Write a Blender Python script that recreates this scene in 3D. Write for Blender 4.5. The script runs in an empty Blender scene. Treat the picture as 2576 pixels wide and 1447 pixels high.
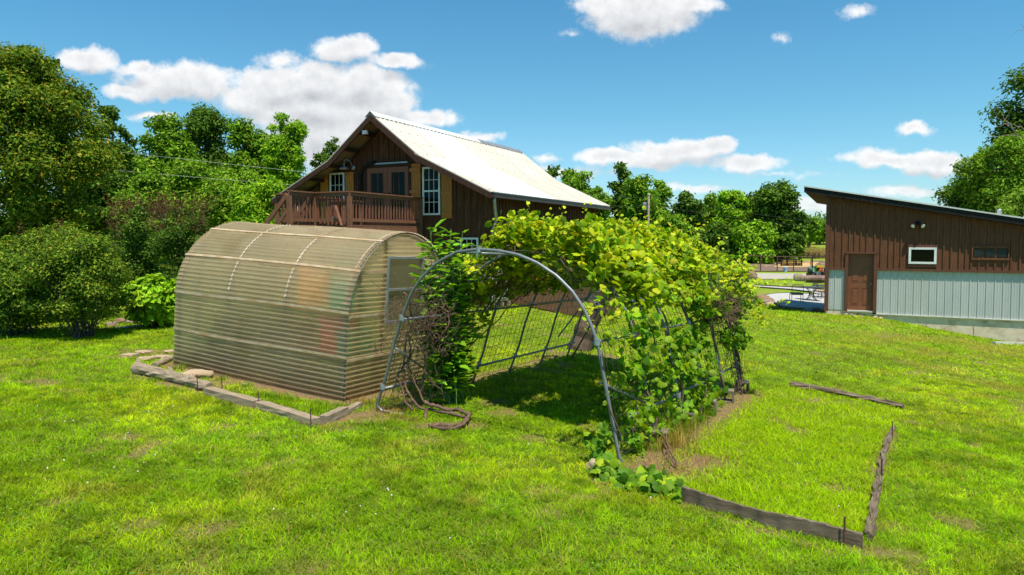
import bpy, math, random
import numpy as np
from mathutils import Matrix, Vector
R=math.radians
rng=np.random.default_rng(7); random.seed(7)
S=bpy.context.scene; COL=S.collection
# ------------------------------------------------------------ camera
F=1700.; PIT=R(2.8); CX=1288.; CY=678.1; CAMH=2.25
cam=bpy.data.objects.new('camera',bpy.data.cameras.new('camera')); COL.objects.link(cam)
cam.location=(0,0,CAMH); cam.rotation_euler=(math.pi/2-PIT,0,0)
cam.data.sensor_width=36; cam.data.lens=36*F/2576; cam.data.shift_y=-(723.5-CY)/2576
cam.data.clip_end=3000; cam.data.clip_start=.05
S.camera=cam
# ------------------------------------------------------------ light
SUN_EL=R(70); SUNH=np.array([.40,-.918])
sunv=Vector((SUNH[0]*math.cos(SUN_EL),SUNH[1]*math.cos(SUN_EL),math.sin(SUN_EL))).normalized()
sl=bpy.data.lights.new('sun','SUN'); sl.energy=5.0; sl.angle=R(.5); sl.color=(1,.93,.80)
so=bpy.data.objects.new('sun',sl); COL.objects.link(so); so.rotation_euler=sunv.to_track_quat('Z','Y').to_euler()
S.view_settings.view_transform='Standard'; S.view_settings.look='None'; S.view_settings.exposure=.5; S.view_settings.gamma=1
S.render.engine='CYCLES'
S.cycles.max_bounces=8; S.cycles.transparent_max_bounces=12; S.cycles.sample_clamp_indirect=6
def ray(px,py):
    x=(px-CX)/F; y=(CY-py)/F; c,s=math.cos(PIT),math.sin(PIT)
    return np.array([x,c+y*s,-s+y*c])
def at(px,py,d):
    r=ray(px,py); r=r/r[1]*d
    return np.array([r[0],r[1],r[2]+CAMH])
def onp(px,py,p0,n):
    r=ray(px,py); c=np.array([0,0,CAMH]); t=np.dot(np.array(p0)-c,n)/np.dot(r,n)
    return c+r*t
# ------------------------------------------------------------ node helpers
class NT:
    def __init__(s,tree): s.t=tree; s.n=tree.nodes; s.l=tree.links
    def new(s,typ,**k):
        nd=s.n.new(typ)
        for a,v in k.items(): setattr(nd,a,v)
        return nd
    def put(s,sock,v):
        if isinstance(v,bpy.types.NodeSocket): s.l.new(v,sock)
        elif v is not None: sock.default_value=v
    def math(s,op,a,b=None,c=None,clamp=False):
        nd=s.new('ShaderNodeMath',operation=op); nd.use_clamp=clamp
        s.put(nd.inputs[0],a); s.put(nd.inputs[1],b)
        if c is not None: s.put(nd.inputs[2],c)
        return nd.outputs[0]
    def vm(s,op,a,b=None,out=0):
        nd=s.new('ShaderNodeVectorMath',operation=op); s.put(nd.inputs[0],a)
        if b is not None: s.put(nd.inputs[1],b)
        return nd.outputs[out]
    def noise(s,vec,scale,detail=4,rough=.55,out=0,dist=0):
        nd=s.new('ShaderNodeTexNoise'); s.put(nd.inputs['Vector'],vec); nd.inputs['Scale'].default_value=scale
        nd.inputs['Detail'].default_value=detail; nd.inputs['Roughness'].default_value=rough; nd.inputs['Distortion'].default_value=dist
        return nd.outputs[out]
    def ramp(s,fac,stops,interp='LINEAR'):
        nd=s.new('ShaderNodeValToRGB'); s.put(nd.inputs[0],fac); cr=nd.color_ramp; cr.interpolation=interp
        while len(cr.elements)<len(stops): cr.elements.new(.5)
        for e,(p,c) in zip(cr.elements,stops):
            e.position=p; e.color=(*c,1) if len(c)==3 else c
        return nd.outputs[0]
    def mix(s,fac,a,b,blend='MIX'):
        nd=s.new('ShaderNodeMix',data_type='RGBA',blend_type=blend)
        s.put(nd.inputs[0],fac); s.put(nd.inputs[6],a if not isinstance(a,tuple) else (*a[:3],1)); s.put(nd.inputs[7],b if not isinstance(b,tuple) else (*b[:3],1))
        return nd.outputs[2]
    def smooth(s,v,a,b):
        nd=s.new('ShaderNodeMapRange',interpolation_type='SMOOTHSTEP'); s.put(nd.inputs[0],v)
        nd.inputs[1].default_value=a; nd.inputs[2].default_value=b
        return nd.outputs[0]
# ------------------------------------------------------------ world: Nishita sky and cumulus
W=bpy.data.worlds.new('World'); S.world=W; W.use_nodes=True
w=NT(W.node_tree); w.n.clear()
sky=w.new('ShaderNodeTexSky',sky_type='NISHITA'); sky.sun_disc=False; sky.sun_elevation=SUN_EL
sky.sun_rotation=math.atan2(SUNH[0],SUNH[1]); sky.air_density=1.0; sky.dust_density=.5; sky.ozone_density=2.2
geo=w.new('ShaderNodeTexCoord'); D=geo.outputs['Generated']
sep=w.new('ShaderNodeSeparateXYZ'); w.l.new(D,sep.inputs[0])
yy=w.math('MAXIMUM',sep.outputs[1],.02)
u=w.math('DIVIDE',sep.outputs[0],yy); v=w.math('DIVIDE',sep.outputs[2],yy)
comb=w.new('ShaderNodeCombineXYZ'); w.l.new(u,comb.inputs[0]); w.l.new(v,comb.inputs[1]); UV=comb.outputs[0]
clouds=[(215,152,66,34,1),(345,166,48,20,.9),(450,205,150,46,1),(330,225,70,22,.9),(700,148,46,24,.45),(870,118,78,32,.95),(1000,152,80,18,.8),
 (700,215,110,48,1),(800,205,90,50,1.1),(920,215,110,48,1.1),(640,250,90,40,1),(800,275,200,60,1.1),(980,262,70,50,1),(820,335,170,55,.95),(1060,300,90,24,.7),
 (385,292,60,12,.6),(810,385,80,45,.8),(1215,345,60,16,.6),(1620,28,130,62,1.05),(1510,12,70,30,.7),(1730,8,90,28,.8),(1438,82,26,11,.3),
 (2160,25,48,15,.35),(1965,100,20,20,.3),(2305,324,46,22,.7),(2240,405,130,18,.8),(2200,400,60,26,.8),(2360,412,90,30,.9),(2290,482,110,16,.6),(1700,378,120,28,1),(1800,370,50,20,.9),
 (1540,398,100,20,.85),(1640,402,140,24,.85),(1880,415,82,22,.95),(1750,468,90,12,.5),(2040,520,70,26,.6),(1420,440,110,18,.5),(1380,400,50,10,.35),(2450,420,80,24,.6),(1950,445,100,8,.3)]
grp=bpy.data.node_groups.new('cloud_field','ShaderNodeTree')
grp.interface.new_socket('uv',in_out='INPUT',socket_type='NodeSocketVector'); grp.interface.new_socket('f',in_out='OUTPUT',socket_type='NodeSocketFloat'); grp.interface.new_socket('g',in_out='OUTPUT',socket_type='NodeSocketFloat')
g=NT(grp); gi=g.new('NodeGroupInput'); go=g.new('NodeGroupOutput')
nz=g.noise(gi.outputs[0],9,5,.55,out=1); nz2=g.vm('SCALE',g.vm('SUBTRACT',nz,(.5,.5,.5))); g.n[-2].inputs[3].default_value=.05
for nd_ in g.n:
    if nd_.type=='VECT_MATH' and nd_.operation=='SCALE': nd_.inputs[3].default_value=.035
nb_=g.vm('SCALE',g.vm('SUBTRACT',g.noise(gi.outputs[0],34,3,.5,out=1),(.5,.5,.5)))
for nd_ in g.n:
    if nd_.type=='VECT_MATH' and nd_.operation=='SCALE' and nd_.inputs[3].default_value==1.0: nd_.inputs[3].default_value=.016
p=g.vm('ADD',g.vm('ADD',gi.outputs[0],nz2),nb_)
acc=None
for (cx,cy,rx,ry,st) in clouds:
    r0=ray(cx,cy); uu,vv=r0[0]/r0[1],r0[2]/r0[1]
    q=g.vm('MULTIPLY',g.vm('SUBTRACT',p,(uu,vv,0)),(F/rx/1.30,F/ry/1.30,0))
    ln=g.vm('LENGTH',q,out=1)
    m=g.math('MULTIPLY',g.math('SUBTRACT',1.0,ln),st)
    acc=m if acc is None else g.math('SMOOTH_MAX',acc,m,.12)
nf=g.noise(gi.outputs[0],30,9,.66); nf2=g.noise(gi.outputs[0],7,3,.5)
f=g.math('ADD',acc,g.math('MULTIPLY',g.math('SUBTRACT',nf,.5),.95)); f=g.math('ADD',f,g.math('MULTIPLY',g.math('SUBTRACT',nf2,.5),.35))
g.l.new(f,go.inputs[0]); nf3=g.noise(gi.outputs[0],15,4,.55); g.l.new(g.math('ADD',acc,g.math('MULTIPLY',g.math('SUBTRACT',nf3,.5),.55)),go.inputs[1])
def field(vec):
    nd=w.new('ShaderNodeGroup'); nd.node_tree=grp; w.l.new(vec,nd.inputs[0]); return nd.outputs
f0,g0_=field(UV); _,g1_=field(w.vm('ADD',UV,(.006,.022,0)))
dens=w.smooth(f0,.0,.42)
puff=w.smooth(w.noise(UV,48,7,.6),.32,.66); lit=w.math('ADD',w.math('MULTIPLY',w.smooth(w.math('SUBTRACT',g0_,g1_),-.55,.42),.74),w.math('MULTIPLY',puff,.26))
thick=w.smooth(f0,.15,.95)
shade=w.math('ADD',w.math('MULTIPLY',lit,.75),w.math('MULTIPLY',w.math('SUBTRACT',1.0,thick),.3),clamp=True)
ccol=w.mix(shade,(.345,.365,.395),(.74,.74,.74))
SKYS=.094
hs=w.new('ShaderNodeHueSaturation'); hs.inputs['Saturation'].default_value=.98; w.l.new(sky.outputs[0],hs.inputs['Color'])
tint=w.ramp(v,[(0,(.82,1.06,1.22)),(.18,(.58,1.04,1.10)),(.5,(.36,1.0,1.16))])
skc=w.mix(1.0,w.mix(1.0,hs.outputs[0],(SKYS,SKYS,SKYS),'MULTIPLY'),tint,'MULTIPLY')
haz=w.smooth(v,.12,-.02)
dens=w.math('MULTIPLY',dens,w.math('SUBTRACT',.97,w.math('MULTIPLY',haz,.3)))
tot=w.mix(dens,skc,ccol)
bg=w.new('ShaderNodeBackground'); w.l.new(tot,bg.inputs[0]); bg.inputs[1].default_value=1.0
wo=w.new('ShaderNodeOutputWorld'); w.l.new(bg.outputs[0],wo.inputs[0])
# ------------------------------------------------------------ materials
def base_mat(name):
    m=bpy.data.materials.new(name); m.use_nodes=True; t=NT(m.node_tree)
    return m,t,t.n['Principled BSDF']
def mat(name,c1,c2=None,scale=6,rough=.7,stretch=(1,1,1),bump=0,bscale=None,metal=0,spec=.4,c3=None,detail=6,attr=False,hl=(.35,.65)):
    m,t,b=base_mat(name); tc=t.new('ShaderNodeTexCoord').outputs['Object']
    vec=t.vm('MULTIPLY',tc,stretch)
    c2=c2 or tuple(x*.7 for x in c1)
    nz=t.noise(vec,scale,detail,.6)
    col=t.ramp(nz,[(hl[0],c1),(hl[1],c2)])
    if c3:
        n2=t.noise(t.vm('MULTIPLY',tc,tuple(.5+.5*s_ for s_ in stretch)),scale*.37,5,.65); col=t.mix(t.smooth(n2,.5,.7),col,c3)
    t.l.new(col,b.inputs['Base Color']); b.inputs['Roughness'].default_value=rough; b.inputs['Metallic'].default_value=metal
    b.inputs['Specular IOR Level'].default_value=spec
    if bump:
        n3=t.noise(vec,bscale or scale*3,6,.65); bp=t.new('ShaderNodeBump'); bp.inputs['Strength'].default_value=bump; bp.inputs['Distance'].default_value=.02
        t.l.new(n3,bp.inputs['Height']); t.l.new(bp.outputs[0],b.inputs['Normal'])
    return m
def leaf_mat(name,gloss=.25,trans=.45,tint=(1,1,1),rough=.45):
    m=bpy.data.materials.new(name); m.use_nodes=True; t=NT(m.node_tree); t.n.clear()
    a=t.new('ShaderNodeAttribute',attribute_name='Col')
    c=t.mix(1.0,a.outputs[0],tint,'MULTIPLY')
    b=t.new('ShaderNodeBsdfPrincipled'); t.l.new(c,b.inputs['Base Color']); b.inputs['Roughness'].default_value=rough; b.inputs['Specular IOR Level'].default_value=gloss
    tr=t.new('ShaderNodeBsdfTranslucent'); t.l.new(t.mix(1.0,c,(1.35,1.25,.55),'MULTIPLY'),tr.inputs[0])
    mx=t.new('ShaderNodeMixShader'); mx.inputs[0].default_value=trans; t.l.new(b.outputs[0],mx.inputs[1]); t.l.new(tr.outputs[0],mx.inputs[2])
    o=t.new('ShaderNodeOutputMaterial'); t.l.new(mx.outputs[0],o.inputs[0])
    return m
M={}
M['siding']=mat('siding',(.135,.056,.029),(.065,.027,.015),5,.85,(9,9,.6),.35,60,c3=(.16,.075,.045),spec=.12)
M['shedsiding']=mat('shedsiding',(.20,.082,.042),(.11,.045,.025),5,.85,(9,9,.6),.4,70,c3=(.11,.05,.03),spec=.15)
M['trim']=mat('trim',(.07,.034,.022),(.04,.02,.014),7,.8,(3,3,1),.2,40,spec=.2)
M['rust_trim']=mat('rust_trim',(.16,.065,.04),(.11,.045,.028),7,.8,(3,3,1),.2,40,spec=.2)
M['soffit']=mat('soffit',(.30,.24,.16),(.2,.15,.1),3,.8,(1,1,1))
M['roof']=mat('roof',(.61,.575,.51),(.49,.445,.37),2.0,.45,(.45,5,.45),.04,30,spec=.4,c3=(.56,.49,.38))
M['roofw']=mat('roofw',(.66,.65,.62),(.60,.59,.56),2,.42,(1,1,1),spec=.4)
M['screw']=mat('screw',(.25,.16,.09),(.16,.1,.06),20,.6)
M['shutter']=mat('shutter',(.50,.19,.028),(.42,.15,.02),6,.6,(4,4,1),.1)
M['white']=mat('white',(.78,.78,.76),(.68,.68,.66),8,.5)
M['offwhite']=mat('offwhite',(.62,.60,.54),(.45,.43,.37),4,.6)
M['deck']=mat('deck',(.25,.108,.06),(.15,.063,.036),6,.75,(6,6,1),.25,50,c3=(.22,.11,.075),spec=.2)
M['doorb']=mat('doorb',(.235,.08,.038),(.20,.066,.03),3,.5)
M['black']=mat('black',(.012,.011,.010),(.024,.022,.02),10,.6,spec=.12)
M['gutter']=mat('gutter',(.075,.04,.032),(.05,.027,.022),4,.4,spec=.5)
M['galv']=mat('galv',(.42,.45,.48),(.30,.32,.35),9,.42,metal=.55,c3=(.33,.34,.35),spec=.5)
M['pipe']=mat('pipe',(.23,.245,.255),(.16,.17,.18),7,.45,metal=.35,bump=.08,bscale=80,spec=.5,c3=(.22,.20,.17))
M['wire']=mat('wire',(.06,.045,.038),(.14,.125,.115),12,.6,metal=.3)
M['steel']=mat('steel',(.49,.50,.48),(.43,.445,.43),1.5,.5,(1,1,.4),c3=(.45,.455,.42),spec=.3)
M['concrete']=mat('concrete',(.76,.62,.46),(.60,.48,.35),3,.9,(1,1,1.5),.25,30,c3=(.34,.22,.13))
M['block']=mat('block',(.22,.18,.135),(.13,.105,.08),14,.95,bump=.4,bscale=60)
M['timber']=mat('timber',(.38,.30,.21),(.20,.15,.10),4,.9,(1.2,14,14),.6,26,c3=(.36,.28,.19),spec=.15)
M['bark']=mat('bark',(.15,.11,.08),(.07,.05,.037),5,.95,(8,8,1.2),.7,22,spec=.1)
M['darkbark']=mat('darkbark',(.09,.075,.06),(.045,.037,.03),5,.95,(6,6,1.2),.6,20,spec=.1)
M['twig']=mat('twig',(.21,.135,.092),(.085,.052,.036),16,.95,bump=.8,bscale=60,spec=.1,hl=(.3,.7))
M['deadtwig']=mat('deadtwig',(.20,.12,.085),(.11,.065,.048),9,.9,spec=.1)
M['fencew']=mat('fencew',(.24,.125,.072),(.145,.075,.045),5,.85,(8,8,.7),.35,50,c3=(.19,.11,.07),spec=.15)
M['rust']=mat('rust',(.12,.055,.032),(.07,.032,.02),14,.8)
M['stone']=mat('stone',(.42,.32,.21),(.29,.21,.13),4,.9,bump=.5,bscale=14,c3=(.42,.27,.17))
M['redstone']=mat('redstone',(.26,.15,.09),(.16,.095,.06),4,.9,bump=.6,bscale=12,c3=(.28,.19,.13))
M['greystone']=mat('greystone',(.30,.23,.18),(.18,.13,.10),4,.9,bump=.6,bscale=12)
M['gravel']=mat('gravel',(.50,.49,.46),(.27,.26,.25),14,.9,bump=.8,bscale=40)
M['drive']=mat('drive',(.38,.34,.28),(.31,.28,.225),.9,.95,bump=.3,bscale=20,c3=(.34,.29,.22))
M['dirt']=mat('dirt',(.17,.11,.075),(.10,.065,.045),1.2,.95,bump=.6,bscale=8,c3=(.34,.23,.12))
M['hay']=mat('hay',(.52,.37,.17),(.34,.22,.09),3,.95,bump=.8,bscale=30)
M['iron']=mat('iron',(.035,.03,.03),(.06,.035,.028),9,.5,metal=.4)
M['cushion']=mat('cushion',(.42,.31,.20),(.36,.26,.17),9,.9)
M['tire']=mat('tire',(.035,.033,.03),(.09,.08,.065),6,.9)
M['tgreen']=mat('tgreen',(.03,.22,.05),(.025,.17,.04),5,.35)
M['tyellow']=mat('tyellow',(.8,.5,.03),(.7,.42,.02),5,.5)
M['tgrey']=mat('tgrey',(.22,.23,.25),(.15,.16,.17),5,.5)
M['orange']=mat('orange',(.85,.13,.02),(.75,.1,.02),5,.4)
M['rustblade']=mat('rustblade',(.22,.13,.10),(.12,.065,.05),2.5,.7,c3=(.36,.30,.26))
M['blue']=mat('blue',(.18,.30,.62),(.5,.58,.75),4,.5)
M['tank']=mat('tank',(.20,.24,.28),(.15,.18,.21),3,.5)
M['greenstalk']=mat('greenstalk',(.16,.26,.05),(.10,.18,.04),6,.7)
M['graywood']=mat('graywood',(.24,.18,.125),(.10,.073,.052),4,.9,(1.2,14,22),.7,30,c3=(.26,.20,.15),spec=.1)
M['strip']=mat('strip',(.58,.50,.37),(.45,.36,.24),9,.6)
M['darkpane']=mat('darkpane',(.05,.055,.05),(.035,.04,.035),3,.5,spec=.15)
M['tote']=mat('tote',(.66,.63,.56),(.52,.48,.40),3,.5)
M['teal']=mat('teal',(.20,.45,.42),(.15,.36,.34),4,.5)
M['pot_r']=mat('pot_r',(.75,.10,.05),(.65,.08,.04),4,.5)
M['pot_o']=mat('pot_o',(.95,.50,.08),(.85,.42,.06),4,.5)
M['pot_g']=mat('pot_g',(.03,.42,.22),(.02,.34,.17),4,.5)
M['clover']=mat('clover',(.8,.8,.74),(.7,.7,.6),9,.8)
M['poletop']=mat('poletop',(.35,.33,.32),(.22,.2,.19),5,.8)
def glass(name,base=(.004,.005,.004),rough=.04):
    m,t,b=base_mat(name); b.inputs['Base Color'].default_value=(*base,1); b.inputs['Roughness'].default_value=rough
    b.inputs['Specular IOR Level'].default_value=.13; return m
M['glass']=glass('glass')
def fiberglass(name,body,body2,grime,opa=.6):
    m=bpy.data.materials.new(name); m.use_nodes=True; t=NT(m.node_tree); t.n.clear()
    tc=t.new('ShaderNodeTexCoord').outputs['Object']
    st=t.noise(t.vm('MULTIPLY',tc,(.6,.6,9)),2.2,5,.6); sp=t.noise(tc,38,4,.7); bl=t.noise(tc,1.3,4,.6)
    c=t.ramp(st,[(.3,body),(.7,body2)]); c=t.mix(t.math('MULTIPLY',t.smooth(sp,.54,.72),.55),c,grime); c=t.mix(t.math('MULTIPLY',t.smooth(bl,.5,.75),.45),c,grime)
    # algae and dirt that washed down to the foot of the sheets (object z)
    sx=t.new('ShaderNodeSeparateXYZ'); t.l.new(tc,sx.inputs[0])
    low=t.smooth(t.math('ADD',sx.outputs[2],t.math('MULTIPLY',bl,.5)),.75,.12)
    c=t.mix(t.math('MULTIPLY',low,.8),c,(.38,.24,.11))
    d=t.new('ShaderNodeBsdfPrincipled'); t.l.new(c,d.inputs['Base Color']); d.inputs['Roughness'].default_value=.5; d.inputs['Specular IOR Level'].default_value=.35
    tr=t.new('ShaderNodeBsdfTranslucent'); t.l.new(c,tr.inputs[0])
    rf=t.new('ShaderNodeBsdfRefraction'); rf.inputs['IOR'].default_value=1.12; rf.inputs['Roughness'].default_value=.42; rf.inputs[0].default_value=(.93,.90,.78,1)
    m1=t.new('ShaderNodeMixShader'); m1.inputs[0].default_value=.70; t.l.new(d.outputs[0],m1.inputs[1]); t.l.new(tr.outputs[0],m1.inputs[2])
    m2=t.new('ShaderNodeMixShader'); t.l.new(t.math('SUBTRACT',1-opa,t.math('MULTIPLY',low,.25)),m2.inputs[0]); t.l.new(m1.outputs[0],m2.inputs[1]); t.l.new(rf.outputs[0],m2.inputs[2])
    o=t.new('ShaderNodeOutputMaterial'); t.l.new(m2.outputs[0],o.inputs[0]); return m
M['fiber']=fiberglass('fiber',(.95,.77,.55),(.82,.64,.44),(.48,.30,.14),.57)
M['fiberlap']=mat('fiberlap',(.52,.42,.29),(.38,.26,.14),5,.6,(1,1,1),c3=(.38,.22,.10))
M['fiberend']=fiberglass('fiberend',(.90,.72,.42),(.74,.57,.30),(.40,.25,.08),.60)
M['leaf']=leaf_mat('leaf',.05,.30,(1,1,.8)); M['vineleaf']=leaf_mat('vineleaf',.10,.40,(1,1,.8),.45); M['grassblade']=leaf_mat('grassblade',.0,.42,(1.08,1.06,.55),.7)
# ------------------------------------------------------------ mesh helpers
def mk(name,V,Fs,mats,parent=None,col=None,midx=None,smooth=False,loc=None):
    """V (n,3) array; Fs list of (m,k) int arrays"""
    me=bpy.data.meshes.new(name); V=np.asarray(V,dtype=np.float32); me.vertices.add(len(V)); me.vertices.foreach_set('co',V.ravel())
    Fs=[np.asarray(f,dtype=np.int32) for f in Fs if len(f)]
    li=np.concatenate([f.ravel() for f in Fs]); me.loops.add(len(li)); me.loops.foreach_set('vertex_index',li)
    tot=np.concatenate([np.full(len(f),f.shape[1],dtype=np.int32) for f in Fs]); st=np.concatenate([[0],np.cumsum(tot)[:-1]]).astype(np.int32)
    me.polygons.add(len(tot)); me.polygons.foreach_set('loop_start',st); me.polygons.foreach_set('loop_total',tot)
    if midx is not None: me.polygons.foreach_set('material_index',np.asarray(midx,dtype=np.int32))
    if smooth: me.polygons.foreach_set('use_smooth',np.ones(len(tot),dtype=bool))
    me.update(calc_edges=True)
    if col is not None:
        at_=me.color_attributes.new('Col','FLOAT_COLOR','POINT'); c=np.ones((len(V),4),dtype=np.float32); c[:,:3]=col; at_.data.foreach_set('color',c.ravel())
    for m in (mats if isinstance(mats,list) else [mats]): me.materials.append(M[m] if isinstance(m,str) else m)
    o=bpy.data.objects.new(name,me); COL.objects.link(o)
    if parent: o.parent=parent
    if loc is not None: o.location=loc
    return o
class MB:
    def __init__(s): s.v=[]; s.f=[]; s.m=[]
    def poly(s,pts,mi=0):
        b=len(s.v); s.v+= [tuple(p) for p in pts]; s.f.append(tuple(range(b,b+len(pts)))); s.m.append(mi)
    def box(s,x0,x1,y0,y1,z0,z1,mi=0):
        b=len(s.v); s.v+=[(x,y,z) for z in (z0,z1) for y in (y0,y1) for x in (x0,x1)]
        for f in ((0,2,3,1),(4,5,7,6),(0,1,5,4),(1,3,7,5),(3,2,6,7),(2,0,4,6)): s.f.append(tuple(b+i for i in f)); s.m.append(mi)
    def beam(s,p0,p1,w_,h_,mi=0,up=(0,0,1)):
        p0=Vector(p0);p1=Vector(p1); d=(p1-p0).normalized(); u_=Vector(up); sd=d.cross(u_)
        if sd.length<1e-3: sd=d.cross(Vector((1,0,0)))
        sd.normalize(); u_=sd.cross(d); b=len(s.v)
        for p in (p0,p1):
            for a,c in ((-1,-1),(1,-1),(1,1),(-1,1)): s.v.append(tuple(p+sd*(a*w_/2)+u_*(c*h_/2)))
        for f in ((3,2,1,0),(4,5,6,7),(0,1,5,4),(1,2,6,5),(2,3,7,6),(3,0,4,7)): s.f.append(tuple(b+i for i in f)); s.m.append(mi)
    def tube(s,pts,r,seg=8,mi=0,cap=True):
        pts=[Vector(p) for p in pts]; n=len(pts); rs=r if hasattr(r,'__len__') else [r]*n
        b=len(s.v); t=(pts[1]-pts[0]).normalized(); a=t.orthogonal().normalized()
        for i,p in enumerate(pts):
            t=(pts[min(i+1,n-1)]-pts[max(i-1,0)])
            if t.length<1e-9: t=Vector((0,0,1))
            t.normalize(); a=(a-t*a.dot(t))
            if a.length<1e-6: a=t.orthogonal()
            a.normalize(); c=t.cross(a)
            for k in range(seg):
                th=2*math.pi*k/seg; s.v.append(tuple(p+(a*math.cos(th)+c*math.sin(th))*rs[i]))
        for i in range(n-1):
            for k in range(seg):
                k2=(k+1)%seg; s.f.append((b+i*seg+k,b+i*seg+k2,b+(i+1)*seg+k2,b+(i+1)*seg+k)); s.m.append(mi)
        if cap:
            s.f.append(tuple(b+k for k in reversed(range(seg)))); s.m.append(mi); s.f.append(tuple(b+(n-1)*seg+k for k in range(seg))); s.m.append(mi)
    def extr(s,poly,d,mi=0):
        """poly: 3d points, extruded by vector d"""
        n=len(poly); b=len(s.v); s.v+=[tuple(p) for p in poly]+[tuple(Vector(p)+Vector(d)) for p in poly]
        s.f.append(tuple(b+i for i in range(n))); s.f.append(tuple(b+n+i for i in reversed(range(n)))); s.m+=[mi,mi]
        for i in range(n): j=(i+1)%n; s.f.append((b+i,b+n+i,b+n+j,b+j)); s.m.append(mi)
    def lathe(s,prof,c=(0,0,0),seg=16,mi=0,axis='z'):
        b=len(s.v)
        for (r_,z_) in prof:
            for k in range(seg):
                th=2*math.pi*k/seg; x,y,z=r_*math.cos(th),r_*math.sin(th),z_
                if axis=='x': x,y,z=z,x,y
                if axis=='y': x,y,z=y,z,x
                s.v.append((c[0]+x,c[1]+y,c[2]+z))
        for i in range(len(prof)-1):
            for k in range(seg): k2=(k+1)%seg; s.f.append((b+i*seg+k,b+i*seg+k2,b+(i+1)*seg+k2,b+(i+1)*seg+k)); s.m.append(mi)
    def build(s,name,mats,parent=None,smooth=False,loc=None,bevel=0):
        me=bpy.data.meshes.new(name); me.from_pydata(s.v,[],s.f); me.polygons.foreach_set('material_index',s.m)
        if smooth: me.polygons.foreach_set('use_smooth',[True]*len(s.f))
        me.update()
        for m in (mats if isinstance(mats,list) else [mats]): me.materials.append(M[m] if isinstance(m,str) else m)
        o=bpy.data.objects.new(name,me); COL.objects.link(o)
        if parent: o.parent=parent
        if loc is not None: o.location=loc
        if bevel: md=o.modifiers.new('bevel','BEVEL'); md.width=bevel; md.segments=2; md.limit_method='ANGLE'
        return o
def tag(o,label=None,cat=None,group=None,kind=None):
    if label: o['label']=label
    if cat: o['category']=cat
    if group: o['group']=group
    if kind: o['kind']=kind
    return o
def thing(name,label,cat,loc=(0,0,0),rz=0,group=None):
    o=bpy.data.objects.new(name,None); COL.objects.link(o); o.location=loc; o.rotation_euler=(0,0,rz); o.empty_display_size=.2
    return tag(o,label,cat,group)
def copy_tree(o,parent=None):
    c=o.copy(); COL.objects.link(c); c.parent=parent
    for ch in o.children: copy_tree(ch,c)
    return c
# ------------------------------------------------------------ terrain
ctrl=[at(862,1012,9.2),at(435,917,11),at(945,1032,8.8),at(1565,1165,7.05),at(1886,985,11.9),at(1413,903,13.6),at(1490,808,19.6),at(1250,760,21.),
 at(2073,790,24.4),at(2165,793,24.0),at(2215,800,23.8),at(2330,822,23.2),at(2440,843,22.5),at(2576,866,21.7),at(180,852,13),at(0,845,13.5),at(1977,776,27.4),at(1935,764,31),
 at(2000,712,57),at(1950,695,65),at(1960,671,95),at(1900,643,115),at(2060,607,190),at(700,640,40),at(100,640,35),at(-900,640,30),at(-2500,640,60)]
ctrl=[list(c) for c in ctrl]+[[0,3.5,.0],[-6,3,.15],[6,4,-.4],[0,-15,.0],[-25,-10,1],[25,-10,-1.5],[30,25,-2.2],[60,60,-2.5],[0,130,-1.],[-100,150,0],[120,220,1.2],[0,300,.5],[-500,600,0],[500,700,1],[900,200,0],[-900,100,0],[0,1200,0],[-500,-300,0],[500,-300,-2]]
CT=np.array(ctrl,float)
def phi(r): return np.sqrt(r*r+4.0)
A_=phi(np.hypot(CT[:,None,0]-CT[None,:,0],CT[:,None,1]-CT[None,:,1])); n_=len(CT)
Pm=np.column_stack([np.ones(n_),CT[:,:2]/50]); K=np.zeros((n_+3,n_+3)); K[:n_,:n_]=A_-np.eye(n_)*.02; K[:n_,n_:]=Pm; K[n_:,:n_]=Pm.T
WT=np.linalg.solve(K,np.concatenate([CT[:,2],[0,0,0]]))
def hgt(x,y):
    x=np.asarray(x,float);y=np.asarray(y,float); sh=x.shape; x=x.ravel();y=y.ravel(); out=WT[n_]+WT[n_+1]*x/50+WT[n_+2]*y/50
    for i in range(n_): out=out+WT[i]*phi(np.hypot(x-CT[i,0],y-CT[i,1]))
    return out.reshape(sh)
def h1(x,y): return float(hgt(np.array([x]),np.array([y]))[0])
def gp(px,py):
    r=ray(px,py); lo,hi=2.0,400.
    ts=np.geomspace(2,400,500); zz=CAMH+r[2]*ts-hgt(r[0]*ts,r[1]*ts); k=np.argmax(zz<0) if (zz<0).any() else len(ts)-1
    a,b=ts[max(k-1,0)],ts[k]
    for _ in range(25):
        m=(a+b)/2
        if CAMH+r[2]*m-h1(r[0]*m,r[1]*m)<0: b=m
        else: a=m
    return np.array([r[0]*a,r[1]*a,CAMH+r[2]*a])
# value noise for scattering
_g=rng.random((256,256))
def vn(x,y,s,o=0):
    x=np.asarray(x)*s+o*17.3;y=np.asarray(y)*s+o*9.1; xi=np.floor(x).astype(int);yi=np.floor(y).astype(int);fx=x-xi;fy=y-yi
    fx=fx*fx*(3-2*fx);fy=fy*fy*(3-2*fy); G=lambda a,b:_g[a%256,b%256]
    return (G(xi,yi)*(1-fx)+G(xi+1,yi)*fx)*(1-fy)+(G(xi,yi+1)*(1-fx)+G(xi+1,yi+1)*fx)*fy
def fbm(x,y,s,o=0): return (vn(x,y,s,o)*.55+vn(x,y,s*2.1,o+3)*.28+vn(x,y,s*4.3,o+5)*.17)
def segd(x,y,a,b):
    dx,dy=b[0]-a[0],b[1]-a[1]; t=np.clip(((x-a[0])*dx+(y-a[1])*dy)/(dx*dx+dy*dy+1e-9),0,1); return np.hypot(x-a[0]-t*dx,y-a[1]-t*dy)
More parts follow.
